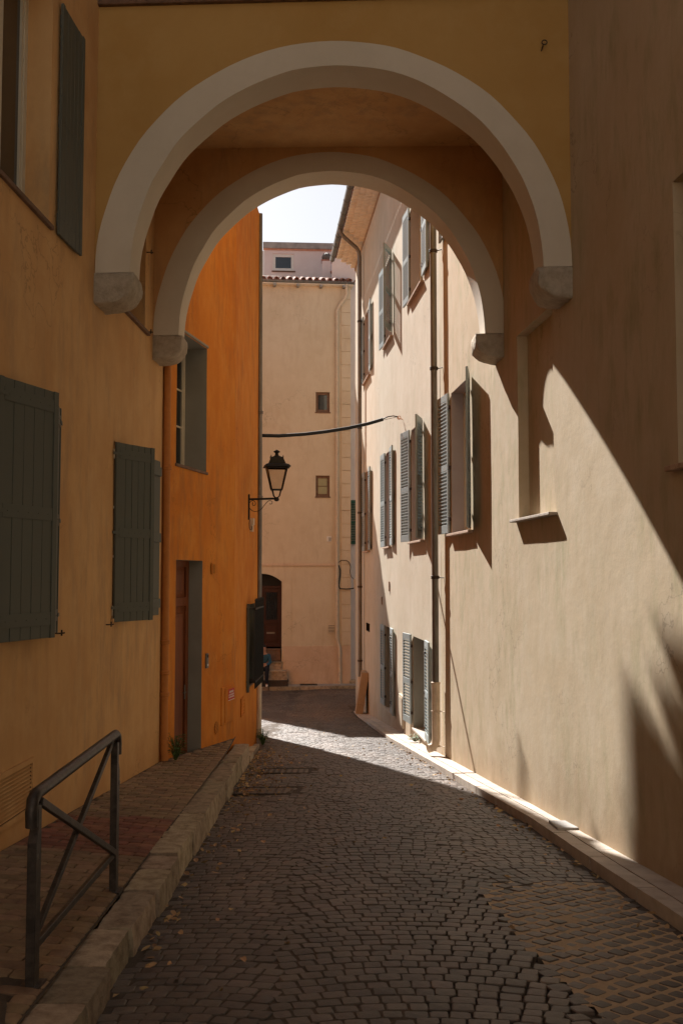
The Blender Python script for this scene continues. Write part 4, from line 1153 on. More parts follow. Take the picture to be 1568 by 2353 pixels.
for j, (zz_, h_) in enumerate(((zt - .115, .036), (zt - .155, .026), (zt - .19, .026))):   # three lines of print too small to read in the photograph
    q = MB(); x = k0 + .285 + (.03 if j == 0 else 0)
    while x < k1 - .085 - (.02 if j == 0 else 0):
        w_ = R.uniform(.008, .014); q.wbox(OW1, x, x + w_, zz_, zz_ + h_ * R.uniform(.75, 1), .0371, .0376); x += w_ + R.uniform(.005, .009)
    q.build('print', M['white'], md)
# intercom
ki, zi = OW1.at(473, 1518)
ic = thing('intercom', OW1.pt(ki, zi - .12, 0), 'silver video intercom panel beside the wooden door', 'intercom')
q = MB(); q.wbox(OW1, ki - .045, ki + .045, zi - .105, zi + .105, -.01, .028); q.build('casing', M['zinc'], ic, bevel=.006)
q = MB(); q.wbox(OW1, ki - .02, ki + .03, zi + .045, zi + .085, .0282, .032); q.build('camera_lens', M['dark'], ic, bevel=.004)
q = MB(); q.wbox(OW1, ki - .02, ki + .02, zi - .075, zi - .045, .0282, .033); q.build('button', M['white'], ic, bevel=.003)
# barred window at the far end
wk0, wk1, wz0, wz1 = OW2.kY(17.35), OW2.kY(18.45), E_(-1.95), E_(-.55)
casement(OW2, wk0, wk1, wz0 + .004, wz1, .18, oh, M['frame'], rows=2)
sill(OW2, wk0 - .05, wk1 + .05, wz0, oh, M['sill_dark'], out=.04)
gg = thing('window_grille', OW2.pt((wk0 + wk1) / 2, wz0, .1), 'black iron window grille projecting from the end of the orange house', 'window grille')
GO_ = .16
for z_ in (wz0 + .06, wz1 - .08):
    q = MB(); q.wbox(OW2, wk0 - .08, wk1 + .10, z_, z_ + .03, GO_ - .02, GO_); q.wbox(OW2, wk0 - .08, wk0 - .05, z_ + .001, z_ + .029, -.02, GO_ - .02); q.wbox(OW2, wk1 + .07, wk1 + .10, z_ + .001, z_ + .029, -.02, GO_ - .02)
    q.build('rail', M['iron'], gg)
for i in range(13):
    k_ = wk0 - .07 + (wk1 - wk0 + .16) * i / 12; q = MB(); q.tube([OW2.pt(k_, wz0 - .04, GO_ - .009), OW2.pt(k_, wz1 + .07, GO_ - .009)], .010, 6)
    q.lathe(OW2.pt(k_, wz1 + .07, GO_ - .009), [(.010, 0), (.013, .01), (.0002, .05)], 6); q.build('bar', M['iron'], gg)
q = MB(); q.wbox(OW2, wk0 - .07, wk1 + .09, wz0 + .09, wz1 - .081, GO_ - .032, GO_ - .026); q.build('mesh_panel', M['iron'], gg)
q = MB(); q.wbox(OW2, wk0 - .115, wk0 - .055, wz0 - .1, wz1 + .02, .01, .05); q.build('side_frame', M['slate'], gg)
# downpipe at the far corner
cx, cy = -1.593 + .035, 18.9 + .02
dp = thing('downpipe', (cx, cy, road_z(cy)), 'thin grey downpipe with curved cream shoe at the orange house corner', 'drainpipe')
zc = E_(ray(592, 1548)[1] * cy)
q = MB(); q.tube([(cx, cy, zc - .1), (cx, cy, 3), (cx - .02, cy, E_(6.99))], .043, 12); q.build('pipe', M['zinc'], dp)
for py in (1145, 950, 1430): z_ = E_(ray(592, py)[1] * cy); q = MB(); collar(q, Vector((cx, cy, z_)), .044); q.build('bracket', M['zinc'], dp)
q = MB(); zf = E_(ray(592, 1680)[1] * cy); q.tube([(cx, cy, zc), (cx, cy, zf + .12), (cx, cy, zf), (cx + .02, cy - .01, zf - .08), (cx + .07, cy - .03, zf - .13), (cx + .13, cy - .05, zf - .16)], .052, 14); q.build('foot', M['pipe_cream'], dp)
# orange painted downpipe at the near corner
cx, cy = -2.238, 12.66
dp = thing('downpipe', (cx, cy, kwall(cy)), 'orange-painted downpipe in the corner of the peach and orange houses', 'drainpipe')
zb_ = E_(ray(382, 1738)[1] * cy)
q = MB(); q.tube([(cx, cy, zb_ + .15), (cx, cy, 2), (cx - .01, cy, 8)], .05, 16); q.tube([(cx + .005, cy, zb_ + .2), (cx + .01, cy, zb_ - .05)], .053, 16); q.build('pipe', M['pipe_orange'], dp)
for py in (1079, 1480, 1550, 1600): z_ = E_(ray(380, py)[1] * cy); q = MB(); collar(q, Vector((cx, cy, z_)), .051); q.build('bracket', M['pipe_orange'], dp)
q = MB(); q.tube([(cx - .055, cy - .035, zb_), (cx - .05, cy - .03, 1), (cx - .055, cy - .035, 3.2)], .006, 5); q.build('conduit', M['pipe_orange'], dp)

# ------------------------------------------------------------------ street lantern on its bracket
Wl = OW2; kl = Wl.kY(17.4); ap = Wl.pt(kl, 0, 0)
zarm = E_(ray(604, 1147)[1] * 17.4)
ln = thing('wall_lantern', (ap.x, ap.y, zarm - .4), 'black four-sided street lantern on a scrolled wall bracket', 'street lamp')
N3 = Vector((1, -.03, 0)).normalized()
def LP(o, z): return Vector((ap.x, ap.y, zarm)) + N3 * o + Vector((0, 0, z))
q = MB(); q.bar(LP(.012, .09), LP(.012, -.36), .035, .014, up=Vector((0, 1, 0))); q.build('back_plate', M['iron'], ln)
q = MB(); q.bar(LP(.0, 0), LP(.50, .015), .024, .036); q.build('arm', M['iron'], ln)
sc = [(.03, -.36), (.02, -.42), (.025, -.50), (.04, -.535), (.062, -.53), (.068, -.50), (.06, -.47)]
q = MB(); q.tube([LP(*p) for p in sc], .007, 6)
sp = []
for i in range(26):
    t = i / 25; a = math.pi * (.9 - 2.35 * t) + math.pi; r_ = .028 + .052 * t
for p_ in [[(.085, -.055 - 0), (.075, -.08), (.085, -.105), (.105, -.11), (.125, -.095), (.13, -.065), (.115, -.035), (.085, -.022), (.05, -.03), (.022, -.065), (.016, -.11), (.03, -.16), (.07, -.20), (.12, -.215), (.18, -.205), (.235, -.17), (.28, -.11), (.325, -.055), (.36, -.025), (.40, -.022), (.425, -.045), (.42, -.075), (.395, -.085), (.375, -.075)]]:
    q.tube([LP(*p) for p in p_], .0065, 6)
q.build('scroll', M['iron'], ln)
lc = LP(.50, .0)
q = MB(); q.lathe(lc - Vector((0, 0, .035)), [(.001, 0), (.022, .0), (.04, .015), (.046, .035), (.04, .055), (.024, .07), (.001, .08)], 12); q.build('knuckle', M['iron'], ln)
zb_ = .17; hb, ht, zt_ = .092, .178, .57
rot = rad(8)
def LC(x, y, z): return lc + Vector((x * math.cos(rot) - y * math.sin(rot), x * math.sin(rot) + y * math.cos(rot), z))
q = MB()
for sx in (-1, 1):
    for sy in (-1, 1):
        q.tube([lc + Vector((sx * .02, sy * .02, .03)), LC(sx * .05, sy * .05, .06), LC(sx * .075, sy * .075, zb_)], .010, 6)
q.build('cradle', M['iron'], ln)
fr = MB(); cs = [(-1, -1), (1, -1), (1, 1), (-1, 1)]
for i in range(4):
    a, b_ = cs[i], cs[(i + 1) % 4]
    fr.bar(LC(a[0] * hb, a[1] * hb, zb_), LC(a[0] * ht, a[1] * ht, zt_), .016, .016)
    fr.bar(LC(a[0] * hb, a[1] * hb, zb_), LC(b_[0] * hb, b_[1] * hb, zb_), .016, .018)
    fr.bar(LC(a[0] * ht, a[1] * ht, zt_ - .01), LC(b_[0] * ht, b_[1] * ht, zt_ - .01), .018, .03)
fr.build('lantern_frame', M['iron'], ln)
for i in range(4):
    a, b_ = cs[i], cs[(i + 1) % 4]
    p = [LC(a[0] * hb * .98, a[1] * hb * .98, zb_), LC(b_[0] * hb * .98, b_[1] * hb * .98, zb_), LC(b_[0] * ht * .98, b_[1] * ht * .98, zt_ - .02), LC(a[0] * ht * .98, a[1] * ht * .98, zt_ - .02)]
    nn = (p[1] - p[0]).cross(p[3] - p[0]).normalized() * -.003
    MB().prism(p, nn).build('pane', M['lantern_glass'], ln)
q = MB()
def sq(h, z): return [LC(s_[0] * h, s_[1] * h, z) for s_ in cs]
lv = [(ht + .055, zt_ + .0), (ht + .02, zt_ + .035), (ht - .03, zt_ + .055), (.105, zt_ + .165), (.08, zt_ + .175), (.04, zt_ + .20)]
vs = [LC(0, 0, zt_ + .0)] + [v for h_, z_ in lv for v in sq(h_, z_)]
fs = [(0, 1 + i, 1 + (i + 1) % 4) for i in range(4)] 
for j in range(len(lv) - 1):
    for i in range(4): a = 1 + j * 4; fs.append((a + i, a + (i + 1) % 4, a + 4 + (i + 1) % 4, a + 4 + i))
q.add(vs, fs); q.build('hood', M['iron'], ln)
q = MB()
for s_ in cs: q.lathe(LC(s_[0] * .105, s_[1] * .105, zt_ + .16), [(.008, 0), (.012, .015), (.006, .022), (.009, .032), (.0005, .045)], 6)
q.lathe(LC(0, 0, zt_ + .19), [(.05, 0), (.036, .02), (.026, .05), (.03, .058), (.06, .075), (.062, .082), (.035, .10), (.015, .112), (.0005, .118)], 14); q.build('finial', M['iron'], ln)
# white junction box + cable
kj, zj = OW2.at(575, 1203); kj = OW2.kY(17.75)
jb = thing('junction_box', OW2.pt(kj, zj - .12, 0), 'small cream cable box on orange wall below the lantern', 'junction box')
q = MB(); q.wbox(OW2, kj - .05, kj + .13, zj - .02, zj + .10, -.01, .06); q.wbox(OW2, kj - .05, kj + .07, zj - .14, zj - .021, -.01, .05); q.build('casing', M['pipe_cream'], jb, bevel=.005)

# ================================================================== FAR HOUSE
FW = Wall((-6.1, 35.62), (.42, 36.25))
fh = thing('beige_house', (-2.8, 36, road_z(36)), 'tall plain beige house closing the lane with an arched doorway', 'house')
fa = lambda px, py: FW.at(px, py)
kR = fa(805, 1000)[0]
zE = fa(700, 656)[1]
dkl, dkr = fa(560, 1400)[0], fa(647, 1400)[0]; dzt = fa(647, 1336)[1]; dzb = fa(647, 1487)[1]; dza = fa(612, 1318)[1]
hs = [(dkl, dkr, -3.2, dza, .35, M['plinth'], False)]
for (x0, y0, x1, y1) in ((725, 900, 757, 947), (725, 1092, 757, 1141)):
    a, zt_ = fa(x0, y0); b_, zb_ = fa(x1, y1); hs.append((a, b_, zb_, zt_, .14, M['far'], False))
wall_panel(FW, .45, kR, -3.4, zE, hs, M['far'], fh, seed=51, amp=.006)
q0 = FW.pt(kR, 0); ql = FW.pt(0, 0)
shell([(FW.pt(.45, 0).x, FW.pt(.45, 0).y), (-5.65, 41), (q0.x, 41), (q0.x, q0.y)], -3.4, zE, M['far'], fh)
fh_open = None
# spandrels of the segmental doorway arch
q = MB(); N = 12; kc = (dkl + dkr) / 2 
for i in range(N):
    def A(i): f = -1 + 2 * i / N; return (kc + f * (dkr - dkl) / 2, dzt + (dza - dzt) * (1 - f * f))
    (a, za), (b_, zb_) = A(i), A(i + 1)
    q.quad(FW.pt(a, za, .003), FW.pt(b_, zb_, .003), FW.pt(b_, dza + .01, .003), FW.pt(a, dza + .01, .003))
    q.quad(FW.pt(a, za, .003), FW.pt(b_, zb_, .003), FW.pt(b_, zb_, -.34), FW.pt(a, za, -.34))
q.build('door_arch', M['far'], fh)
# door
q = MB(); q.wbox(FW, dkl, dkr, dzb, dza + .05, -.34, -.28); dr = q.build('door', M['darkred'], fh, label='dark red double door with iron-grilled glass')
zf = fa(640, 1352)[1]
kk = [dkl + (dkr - dkl) * f for f in (0, .07, .46, .54, .93, 1)]
q = MB(); q.wbox(FW, dkl, dkr, zf, zf + .09, -.28, -.245)
for a, b_ in ((kk[0], kk[1]), (kk[2], kk[3]), (kk[4], kk[5])): q.wbox(FW, a, b_, dzb, zf - .001, -.28, -.25)
for z_ in (zf - .14, fa(640, 1433)[1], dzb):
    q.wbox(FW, kk[1], kk[2], z_, z_ + .13, -.28, -.252); q.wbox(FW, kk[3], kk[4], z_, z_ + .13, -.28, -.252)
q.build('door_frame', M['darkred'], dr, bevel=.006)
for a, b_ in ((kk[1], kk[2]), (kk[3], kk[4])):
    z0_, z1_ = fa(640, 1433)[1] + .14, zf - .15
    q = MB(); q.wbox(FW, a + .06, b_ - .06, z0_, z1_, -.279, -.262); q.build('pane', M['glass'], dr)
    q = MB()
    for j in range(5): kx = a + .1 + (b_ - a - .2) * j / 4; q.tube([FW.pt(kx, z0_, -.25), FW.pt(kx, z1_, -.25)], .010, 5)
    for zc_ in (z0_ + .25, z1_ - .25):
        for kx in (a + (b_ - a) * .36, a + (b_ - a) * .64): q.tube([FW.pt(kx + .06 * math.cos(t_ * .7), zc_ + .09 * math.sin(t_ * .7), -.245) for t_ in range(10)], .008, 5)
    q.build('door_grille', M['iron'], dr)
    q = MB(); q.wbox(FW, a + .05, b_ - .05, dzb + .2, fa(640, 1433)[1] - .08, -.279, -.255); q.build('panel', M['darkred'], dr, bevel=.01)
q = MB(); q.wbox(FW, dkl + .05, dkr - .05, zf + .1, dza, -.279, -.262); q.build('fanlight', M['dark'], dr)
kb = fa(622, 1455); q = MB(); q.wbox(FW, kb[0] - .15, kb[0] + .15, kb[1] - .03, kb[1] + .03, -.251, -.24); q.build('letter_slot', M['zinc'], dr)
# steps in and before the doorway
stp = [(dkl - .0, dkr - .02, fa(640, 1503)[1], dzb + .02, -.34, -.1), (dkl, dkr - .012, fa(640, 1520)[1], fa(640, 1503)[1] - .005, -.34, .02)]
zs_ = [fa(640, y_)[1] for y_ in (1487, 1505, 1525, 1549)]
def step(k0, k1, zt, zb, o1, nm='step', mat='kerb'):
    q = MB(); q.wbox(FW, k0, k1, zb, zt, -.34, o1); q.wbox(FW, k0 - .02, k1 + .02, zt + .001, zt + .05, -.34, o1 + .03); return q.build(nm, M[mat], fh, bevel=.012)
ya, yb_, yc, yd = [FW.at(640, v)[1] for v in (1492, 1520, 1537, 1562)]
step(dkl, dkr - .03, ya - .03, ya - .42, -.12, mat='sill_dark')
step(dkl, dkr + .0, yb_ - .05, yb_ - .32, .12)
step(dkl, dkr + .18, yc - .07, yc - .38, .42)
zst2 = yc - .07 + .05
step(dkl, dkr + .22, yc - .40, road_z(36) - .1, .52, mat='asphalt')
# plinth, band, pilaster frame lines, quoins
zpl = fa(700, 1484)[1]; kq0, kq1 = fa(783, 1000)[0], kR
q = MB(); q.wbox(FW, dkr + .05, kR, -3.4, zpl, .0, .022); q.build('plinth', M['plinth'], fh, bevel=.006)
zbd = fa(700, 1297)[1]; kpp = fa(770, 1297)[0]
q = MB(); q.wbox(FW, .45, kpp, zbd - .045, zbd + .045, .003, .05); q.build('band_course', M['plinth'], fh, bevel=.008)
q = MB(); ks_ = fa(670, 1400)[0]; q.wbox(FW, dkr + .005, ks_ - .012, zpl + .003, fa(670, 1330)[1], .004, .014); q.build('door_surround', M['far'], fh, bevel=.003)
zq = zpl + .02
while zq < zE - .4:
    q = MB(); q.wbox(FW, kq0 + .004, kq1, zq, zq + .468, .006, .026); q.build('quoin', M['far'], fh, bevel=.006); zq += .49
# windows of far house
for i, h_ in enumerate(hs[1:]):
    a, b_, z0_, z1_ = h_[:4]
    casement(FW, a, b_, z0_ + .004, z1_, .13, fh, M['sill_dark'], rows=1 if i == 0 else 2, leaves=1, gm=M['glass'] if i == 0 else M['glass_sage'])
    sill(FW, a - .03, b_ + .03, z0_, fh, M['sill_dark'], out=.04, depth=.14)
# wall vents
ka, za = fa(750, 1232); kb, zb_ = fa(761, 1244)
wv = thing('white_vent', FW.pt((ka + kb) / 2, zb_, 0), 'small square white plastic vent on the far beige wall', 'vent')
q = MB(); q.wbox(FW, ka, kb, zb_, za, -.01, .03); q.build('casing', M['white'], wv, bevel=.005)
for i in range(4): q = MB(); z_ = zb_ + .03 + i * (za - zb_ - .06) / 4; q.wbox(FW, ka + .06, kb - .02, z_, z_ + .02, .0305, .04); q.build('slat', M['concrete'], wv)
ka, za = fa(754, 1437); kb, zb_ = fa(768, 1454)
q = MB(); q.wbox(FW, ka, kb, zb_, za, .002, .012); lv_ = q.build('louvre_vent', M['dark'], fh, label='beige louvred air brick beside the drainpipe')
for i in range(5): q = MB(); z_ = zb_ + (za - zb_) * i / 5; q.wbox(FW, ka, kb, z_, z_ + .035, .0125, .04); q.build('slat', M['far'], lv_)
# roof: gutter, brackets, canal tiles
q = MB(); ft = Vector((FW.t.x, FW.t.y, 0)); fn = Vector((FW.n.x, FW.n.y, 0)); GFO = .26; n_ = 8; pa = []
kGe = kR + .12
for e in (.45, kGe):
    for rr in (.085, .078):
        for i in range(n_ + 1):
            an = math.pi + math.pi * i / n_; c = FW.pt(e, zE + .10, GFO); pa.append(c + fn * math.cos(an) * rr + Vector((0, 0, math.sin(an) * rr)))
m_ = n_ + 1; fs = []
for i in range(n_): fs += [(i, i + 1, 2 * m_ + i + 1, 2 * m_ + i), (m_ + i, m_ + i + 1, 3 * m_ + i + 1, 3 * m_ + i), (2 * m_ + i, 2 * m_ + i + 1, 3 * m_ + i + 1, 3 * m_ + i)]
q.add(pa, fs, True); c = FW.pt(kGe, zE + .10, GFO); q.add([c + fn * math.cos(math.pi + math.pi * i / n_) * .085 + Vector((0, 0, math.sin(math.pi + math.pi * i / n_) * .085)) for i in range(n_ + 1)], [tuple(range(n_ + 1))])
q.build('gutter', M['zinc'], fh)
k = .2
while k < kR:
    q = MB(); q.wbox(FW, k, k + .1, zE - .09, zE - .01, .003, .30); q.build('rafter_end', M['concrete'], fh, bevel=.006); k += .85
q = MB(); q.wbox(FW, .45, kR + .08, zE - .005, zE + .05, -.3, .27); q.build('eave_board', M['tile_pale'], fh)
slp = .30
def RT(k, s_, dz=0): return FW.pt(k, zE + .12 + s_ * slp + dz, .28 - s_)
q = MB(); q.quad(RT(.45, 0, -.05), RT(kR + .1, 0, -.05), RT(kR + .1, 3.2, -.05), RT(.45, 3.2, -.05)); q.build('roof_deck', M['tile'], fh)
axd = (RT(0, 1) - RT(0, 0)).normalized()
hm = MB(); half_tile(hm, (0, 0, 0), axd, ft, ft.cross(axd) if ft.cross(axd).z > 0 else -ft.cross(axd), .46, .098, .016, 8); rt_mesh = hm.mesh('roof_tile', M['tile'], Vector((0, 0, 0)))
hm = MB(); half_tile(hm, (0, 0, 0), axd, ft, Vector((0, 0, -1)), .46, .10, .014, 6); pan_mesh = hm.mesh('pan_tile', M['tile'], Vector((0, 0, 0)))
k = .55
while k < kR + .05:
    for r_ in range(4):
        o = bpy.data.objects.new('roof_tile', rt_mesh); COL.objects.link(o); o.scale = (1, 1, 1); o.rotation_euler = (R.gauss(0, .02), R.gauss(0, .02), R.gauss(0, .02))
        put(o, fh, RT(k, -.03 + r_ * .38, .02 + .012 * (r_ % 2)))
    o = bpy.data.objects.new('pan_tile', pan_mesh); COL.objects.link(o); put(o, fh, RT(k + .122, -.06, .06))
    k += .244
# upstand of pale capping tiles behind
for i in range(13):
    k = .5 + i * .5
    if k + .5 > kR + .1: break
    hm = MB(); half_tile(hm, RT(k, 1.62, .02), ft, -axd.cross(ft).cross(ft) * 0 + Vector((FW.n.x, FW.n.y, 0)), (0, 0, 1), .52, .12, .018, 8); hm.build('ridge_tile', M['tile_pale'], fh)
# far house drainpipe
kp = fa(773, 1300)[0]; kp2 = fa(779, 1500)[0]
dpt = thing('downpipe', FW.pt(kp, road_z(36), .1), 'cream-painted drainpipe with a crooked neck on the far beige house', 'drainpipe')
zq_ = lambda py: fa(775, py)[1]
q = MB(); q.tube([FW.pt(fa(794, 665)[0], zE + .03, GFO), FW.pt(fa(794, 680)[0], zq_(678), GFO - .03), FW.pt(fa(790, 690)[0], zq_(688), .2), FW.pt(fa(778, 700)[0], zq_(704), .12), FW.pt(kp, zq_(715), .09), FW.pt(kp, zq_(740), .085), FW.pt(kp, zq_(1100), .085), FW.pt(kp, zq_(1468), .085), FW.pt(kp + .04, zq_(1476), .085), FW.pt(kp2, zq_(1488), .10), FW.pt(kp2, zq_(1500), .10), FW.pt(kp2, zq_(1578), .10)], .052, 12)
q.build('pipe', M['pipe_cream'], dpt)
for py in (745, 870, 1035, 1150, 1275, 1355, 1466, 1502, 1567): q = MB(); collar(q, FW.pt(kp if py < 1480 else kp2, zq_(py), .085 if py < 1480 else .10), .052); q.build('bracket', M['pipe_cream'], dpt)
# black cable loop with junction box on the quoins
cb = thing('wall_cable', FW.pt(fa(790, 1320)[0], zq_(1350), .05), 'black cable loop sagging into a cream box by the far corner', 'cable')
path = [(777, 1292), (783, 1287), (795, 1287), (801, 1292), (805, 1302), (803, 1312), (806, 1325), (814, 1332)]
q = MB(); q.tube([FW.pt(*fa(*p), .05) for p in path], .012, 6); q.build('upper_cable', M['cable'], cb)
path = [(777, 1298), (781, 1310), (780, 1325), (777, 1345), (780, 1352), (795, 1353), (808, 1352), (816, 1350)]
q = MB(); q.tube([FW.pt(*fa(*p), .055) for p in path], .022, 6); q.build('lower_cable', M['cable'], cb)
a = fa(812, 1330); b_ = fa(821, 1352); q = MB(); q.wbox(FW, a[0], b_[0], b_[1], a[1], .0, .12); q.build('box', M['pipe_cream'], cb, bevel=.01)
# far pavement + kerb
fp_ = thing('far_pavement', (-2, 35.4, road_z(35.4)), 'grey far pavement and kerb in front of the beige house', None, kind='structure')
k = -2.0; i = 0
while k < 9:
    def fz(u, v, w, a=k, b_=k + 1.1):
        p = FW.pt(a + .004 + (b_ - a - .008) * u, 0, .62 - .12 * v); return (p.x, p.y, -3.2 * (1 - w) + (road_z(35.5) + .13) * w)
    stone('kerb_stone', fp_, M['kerb'], fz, 6, 2, 2, rough=.006, rnd=.012, seed=120 + i); k += 1.1; i += 1
q = MB(); q.wbox(FW, -2, 9, -3.2, road_z(35.5) + .15, -.3, .50); q.build('paving', M['concrete'], fp_)
a = fa(688, 1578)[0]; b_ = fa(727, 1578)[0]
gr = thing('cellar_grate', FW.pt((a + b_) / 2, road_z(35.5) + .15, .35), 'dark iron grate in the pavement below the beige house', 'grate')
q = MB(); q.wbox(FW, a, b_, road_z(35.5) + .152, road_z(35.5) + .165, .08, .45); q.build('frame', M['iron'], gr)
for i in range(9): q = MB(); kx = a + .03 + (b_ - a - .06) * i / 8; q.wbox(FW, kx, kx + .02, road_z(35.5) + .166, road_z(35.5) + .175, .09, .44); q.build('bar', M['iron_worn'], gr)
# ------------------------------------------------------------------ neighbours of the far house
lil = thing('lilac_house', (.9, 36.8, road_z(36)), 'narrow pale lilac house wall with a green shutter, right of the beige house', 'house')
LQ = Wall((q0.x - .0, 36.62), (2.8, 36.9))
a0 = LQ.at(800, 590)
wall_panel(LQ, -.7, LQ.L, -3.4, LQ.at(800, 588)[1], [], M['lilac'], lil, seed=60)
p = LQ.pt(-.7, 0)
shell([(p.x, p.y), (p.x, 42), (6, 42), (LQ.pt(LQ.L, 0).x, LQ.pt(LQ.L, 0).y)], -3.4, LQ.at(800, 588)[1], M['lilac'], lil)
a, zt_ = LQ.at(803.5, 1149); b_, zb_ = LQ.at(816, 1250)
q = MB(); q.wbox(LQ, a, a + .04, zb_, zt_, .03, .08); q.wbox(LQ, b_ - .02, b_ + .02, zb_, zt_, .03, .08)
for z_, h_ in ((zb_, .12), (zt_ - .12, .12), ((zb_ + zt_) / 2 - .06, .1)): q.wbox(LQ, a + .04, b_ - .02, z_, z_ + h_, .032, .078)
gs = q.build('shutter', M['green'], lil, label='dark green louvred shutter')
z_ = zb_ + .15
while z_ < zt_ - .15:
    if abs(z_ - (zb_ + zt_) / 2) > .08:
        q = MB(); q.wbox(LQ, a + .04, b_ - .02, z_, z_ + .03, .045, .075); q.build('slat', M['green'], gs)
    z_ += .062
q = MB(); q.wbox(LQ, -.1, LQ.L, -3.4, road_z(36) + .28, .0, .45); q.wbox(LQ, -.1, LQ.L, -3.4, road_z(36) + .12, .45, .8); q.build('doorstep', M['kerb'], lil, bevel=.01)
# pink top storey behind, with parapet, window
PW = Wall((-3.12, 39.4), (2.4, 39.75))
pk = thing('pink_house', (-.5, 39.5, 0), 'pink rooftop storey with concrete parapet and one square window', 'house')
pa_ = lambda px, py: PW.at(px, py)
a, zt_ = pa_(626, 582); b_, zb_ = pa_(675, 623)
ztp = pa_(690, 572)[1]; zpar = pa_(690, 558)[1]
wall_panel(PW, 0, PW.L, 5.0, ztp, [(a, b_, zb_, zt_, .10, M['coral'], False)], M['lilac'], pk, seed=70)
shell([(PW.pt(0, 0).x, PW.pt(0, 0).y), (-3.2, 45), (3, 45), (PW.pt(PW.L, 0).x, PW.pt(PW.L, 0).y)], 5, ztp, M['lilac'], pk)
q = MB(); q.wbox(PW, -.05, PW.L, ztp, zpar, -.25, .10); q.build('parapet', M['concrete'], pk, bevel=.01)
q = MB(); q.wbox(PW, -.03, PW.L, ztp - .06, ztp - .003, .003, .05); q.build('drip_band', M['coral'], pk)
casement(PW, a, b_, zb_ + .004, zt_, .08, pk, M['white'], rows=1, leaves=1, gm=M['glass_blue'], bar=.07)
sill(PW, a - .03, b_ + .05, zb_, pk, M['sill_dark'], out=.08)
q = MB()
for j in range(16):
    q.wbox(PW, -.45, -.13, 5.6 + j * .25, 5.6 + j * .25 + .24, -.2, .0)
q.build('brick_pier', M['tile'], pk); q = MB(); q.wbox(PW, -.12, -.005, 5, ztp - .1, -.1, .03); q.build('white_edge', M['white'], pk)
# chimney with cowl
a, z0_ = pa_(739, 640); b_, z1_ = pa_(760, 597)
ch = thing('chimney', (PW.pt(a, 0).x, 38.3, z0_ - 1), 'square rendered chimney with a round ventilator cowl on the far roof', 'chimney')
cy = 38.3; ax0, ax1 = ray(739, 620)[0] * cy, ray(760, 620)[0] * cy; zc0, zc1 = E_(ray(750, 655)[1] * cy), E_(ray(750, 598)[1] * cy)
q = MB(); q.box((ax0, cy, zc0 - 1), (ax1, cy + .38, zc1)); q.build('stack', M['lilac'], ch, bevel=.01)
q = MB(); q.box((ax0 - .03, cy - .03, zc1 + .001), (ax1 + .03, cy + .41, zc1 + .04)); q.build('cap', M['tile'], ch)
q = MB(); c = Vector(((ax0 + ax1) / 2, cy + .19, zc1 + .04)); q.lathe(c, [(.08, 0), (.13, .03), (.17, .10), (.175, .16), (.15, .24), (.08, .30), (.001, .315)], 20)
cw = q.build('cowl', M['zinc'], ch)
q = MB()
for i in range(14):
    a2 = 2 * math.pi * i / 14; q.tube([c + Vector((r2 * math.cos(a2 + z2 * 3), r2 * math.sin(a2 + z2 * 3), z2)) for r2, z2 in ((.135, .03), (.178, .10), (.182, .16), (.155, .24), (.085, .30))], .010, 4)
q.build('cowl_fins', M['zinc'], cw)
# small sloping wall with tile coping, pot and aerial
cy = 37.7
def P2(px, py, Y=cy): a, e = ray(px, py); return Vector((a * Y, Y, E_(e * Y)))
cp = thing('coping_wall', P2(775, 640), 'small rendered roof wall with red tile coping and clay pot', 'wall')
pl = [P2(762, 655), P2(762, 627), P2(770, 617), P2(784, 607), P2(787, 590), P2(800, 588), P2(806, 600), P2(806, 655)]
MB().prism(pl, (0, .35, 0)).build('wall', M['lilac'], cp)
for (x0, y0, x1, y1) in ((762, 626, 772, 618), (770, 616, 779, 606), (780, 612, 784, 592)):
    mb = MB(); p0, p1 = P2(x0, y0) + Vector((0, .17, 0)), P2(x1, y1) + Vector((0, .17, 0)); ax = (p1 - p0); half_tile(mb, p0, ax.normalized(), (0, 1, 0), Vector((-ax.z, 0, ax.x)).normalized() if ax.x > 0 else (0, 0, 1), ax.length, .12, .02, 7); mb.build('coping_tile', M['tile'], cp)
q = MB(); c = P2(779, 640, 37.3); q.lathe(c, [(.0, 0), (.09, 0), (.12, .12), (.13, .2), (.14, .2)], 12); q.build('clay_pot', M['concrete'], cp)
q = MB(); q.tube([P2(772, 615), P2(771.5, 575)], .012, 5); q.build('aerial_pole', M['iron'], cp)

# ================================================================== STREET FURNITURE AND SMALL THINGS
# overhead conduit
def PX(px, py, Y): a, e = ray(px, py); return Vector((a * Y, Y, E_(e * Y)))
cbt = thing('overhead_cable', PX(770, 990, 19.8), 'thick black cable slung across the lane to a wall hook', 'cable')
q = MB()
pts_ = [(560, 996, 19.6), (597, 1000, 19.5), (640, 1001, 19.6), (700, 997, 19.7), (750, 991, 19.8), (800, 983, 19.9), (845, 973, 20.05), (879, 963, 20.1)]
q.tube([PX(*p) for p in pts_], .036, 10); q.build('conduit', M['cable'], cbt)
hkp = RW2.pt(RW2.kY(20.3), E_(3.17), 0)
q = MB(); q.tube([PX(878, 963, 20.1), PX(890, 957, 20.15), PX(903, 955, 20.2), PX(912, 957, 20.22)], .012, 6); q.tube([PX(878, 965, 20.1), PX(900, 960, 20.2), PX(914, 957, 20.25)], .005, 5)
q.build('wire_tail', M['cable'], cbt)
q = MB(); q.tube([hkp, hkp + n3 * .09 + Vector((0, 0, .02)), PX(913, 956, 20.25)], .009, 6); q.tube([PX(916 + 4 * math.cos(t_), 959 + 4 * math.sin(t_), 20.25) for t_ in [i * .7 for i in range(10)]], .008, 5); q.build('hook', M['pipe_orange'], cbt)

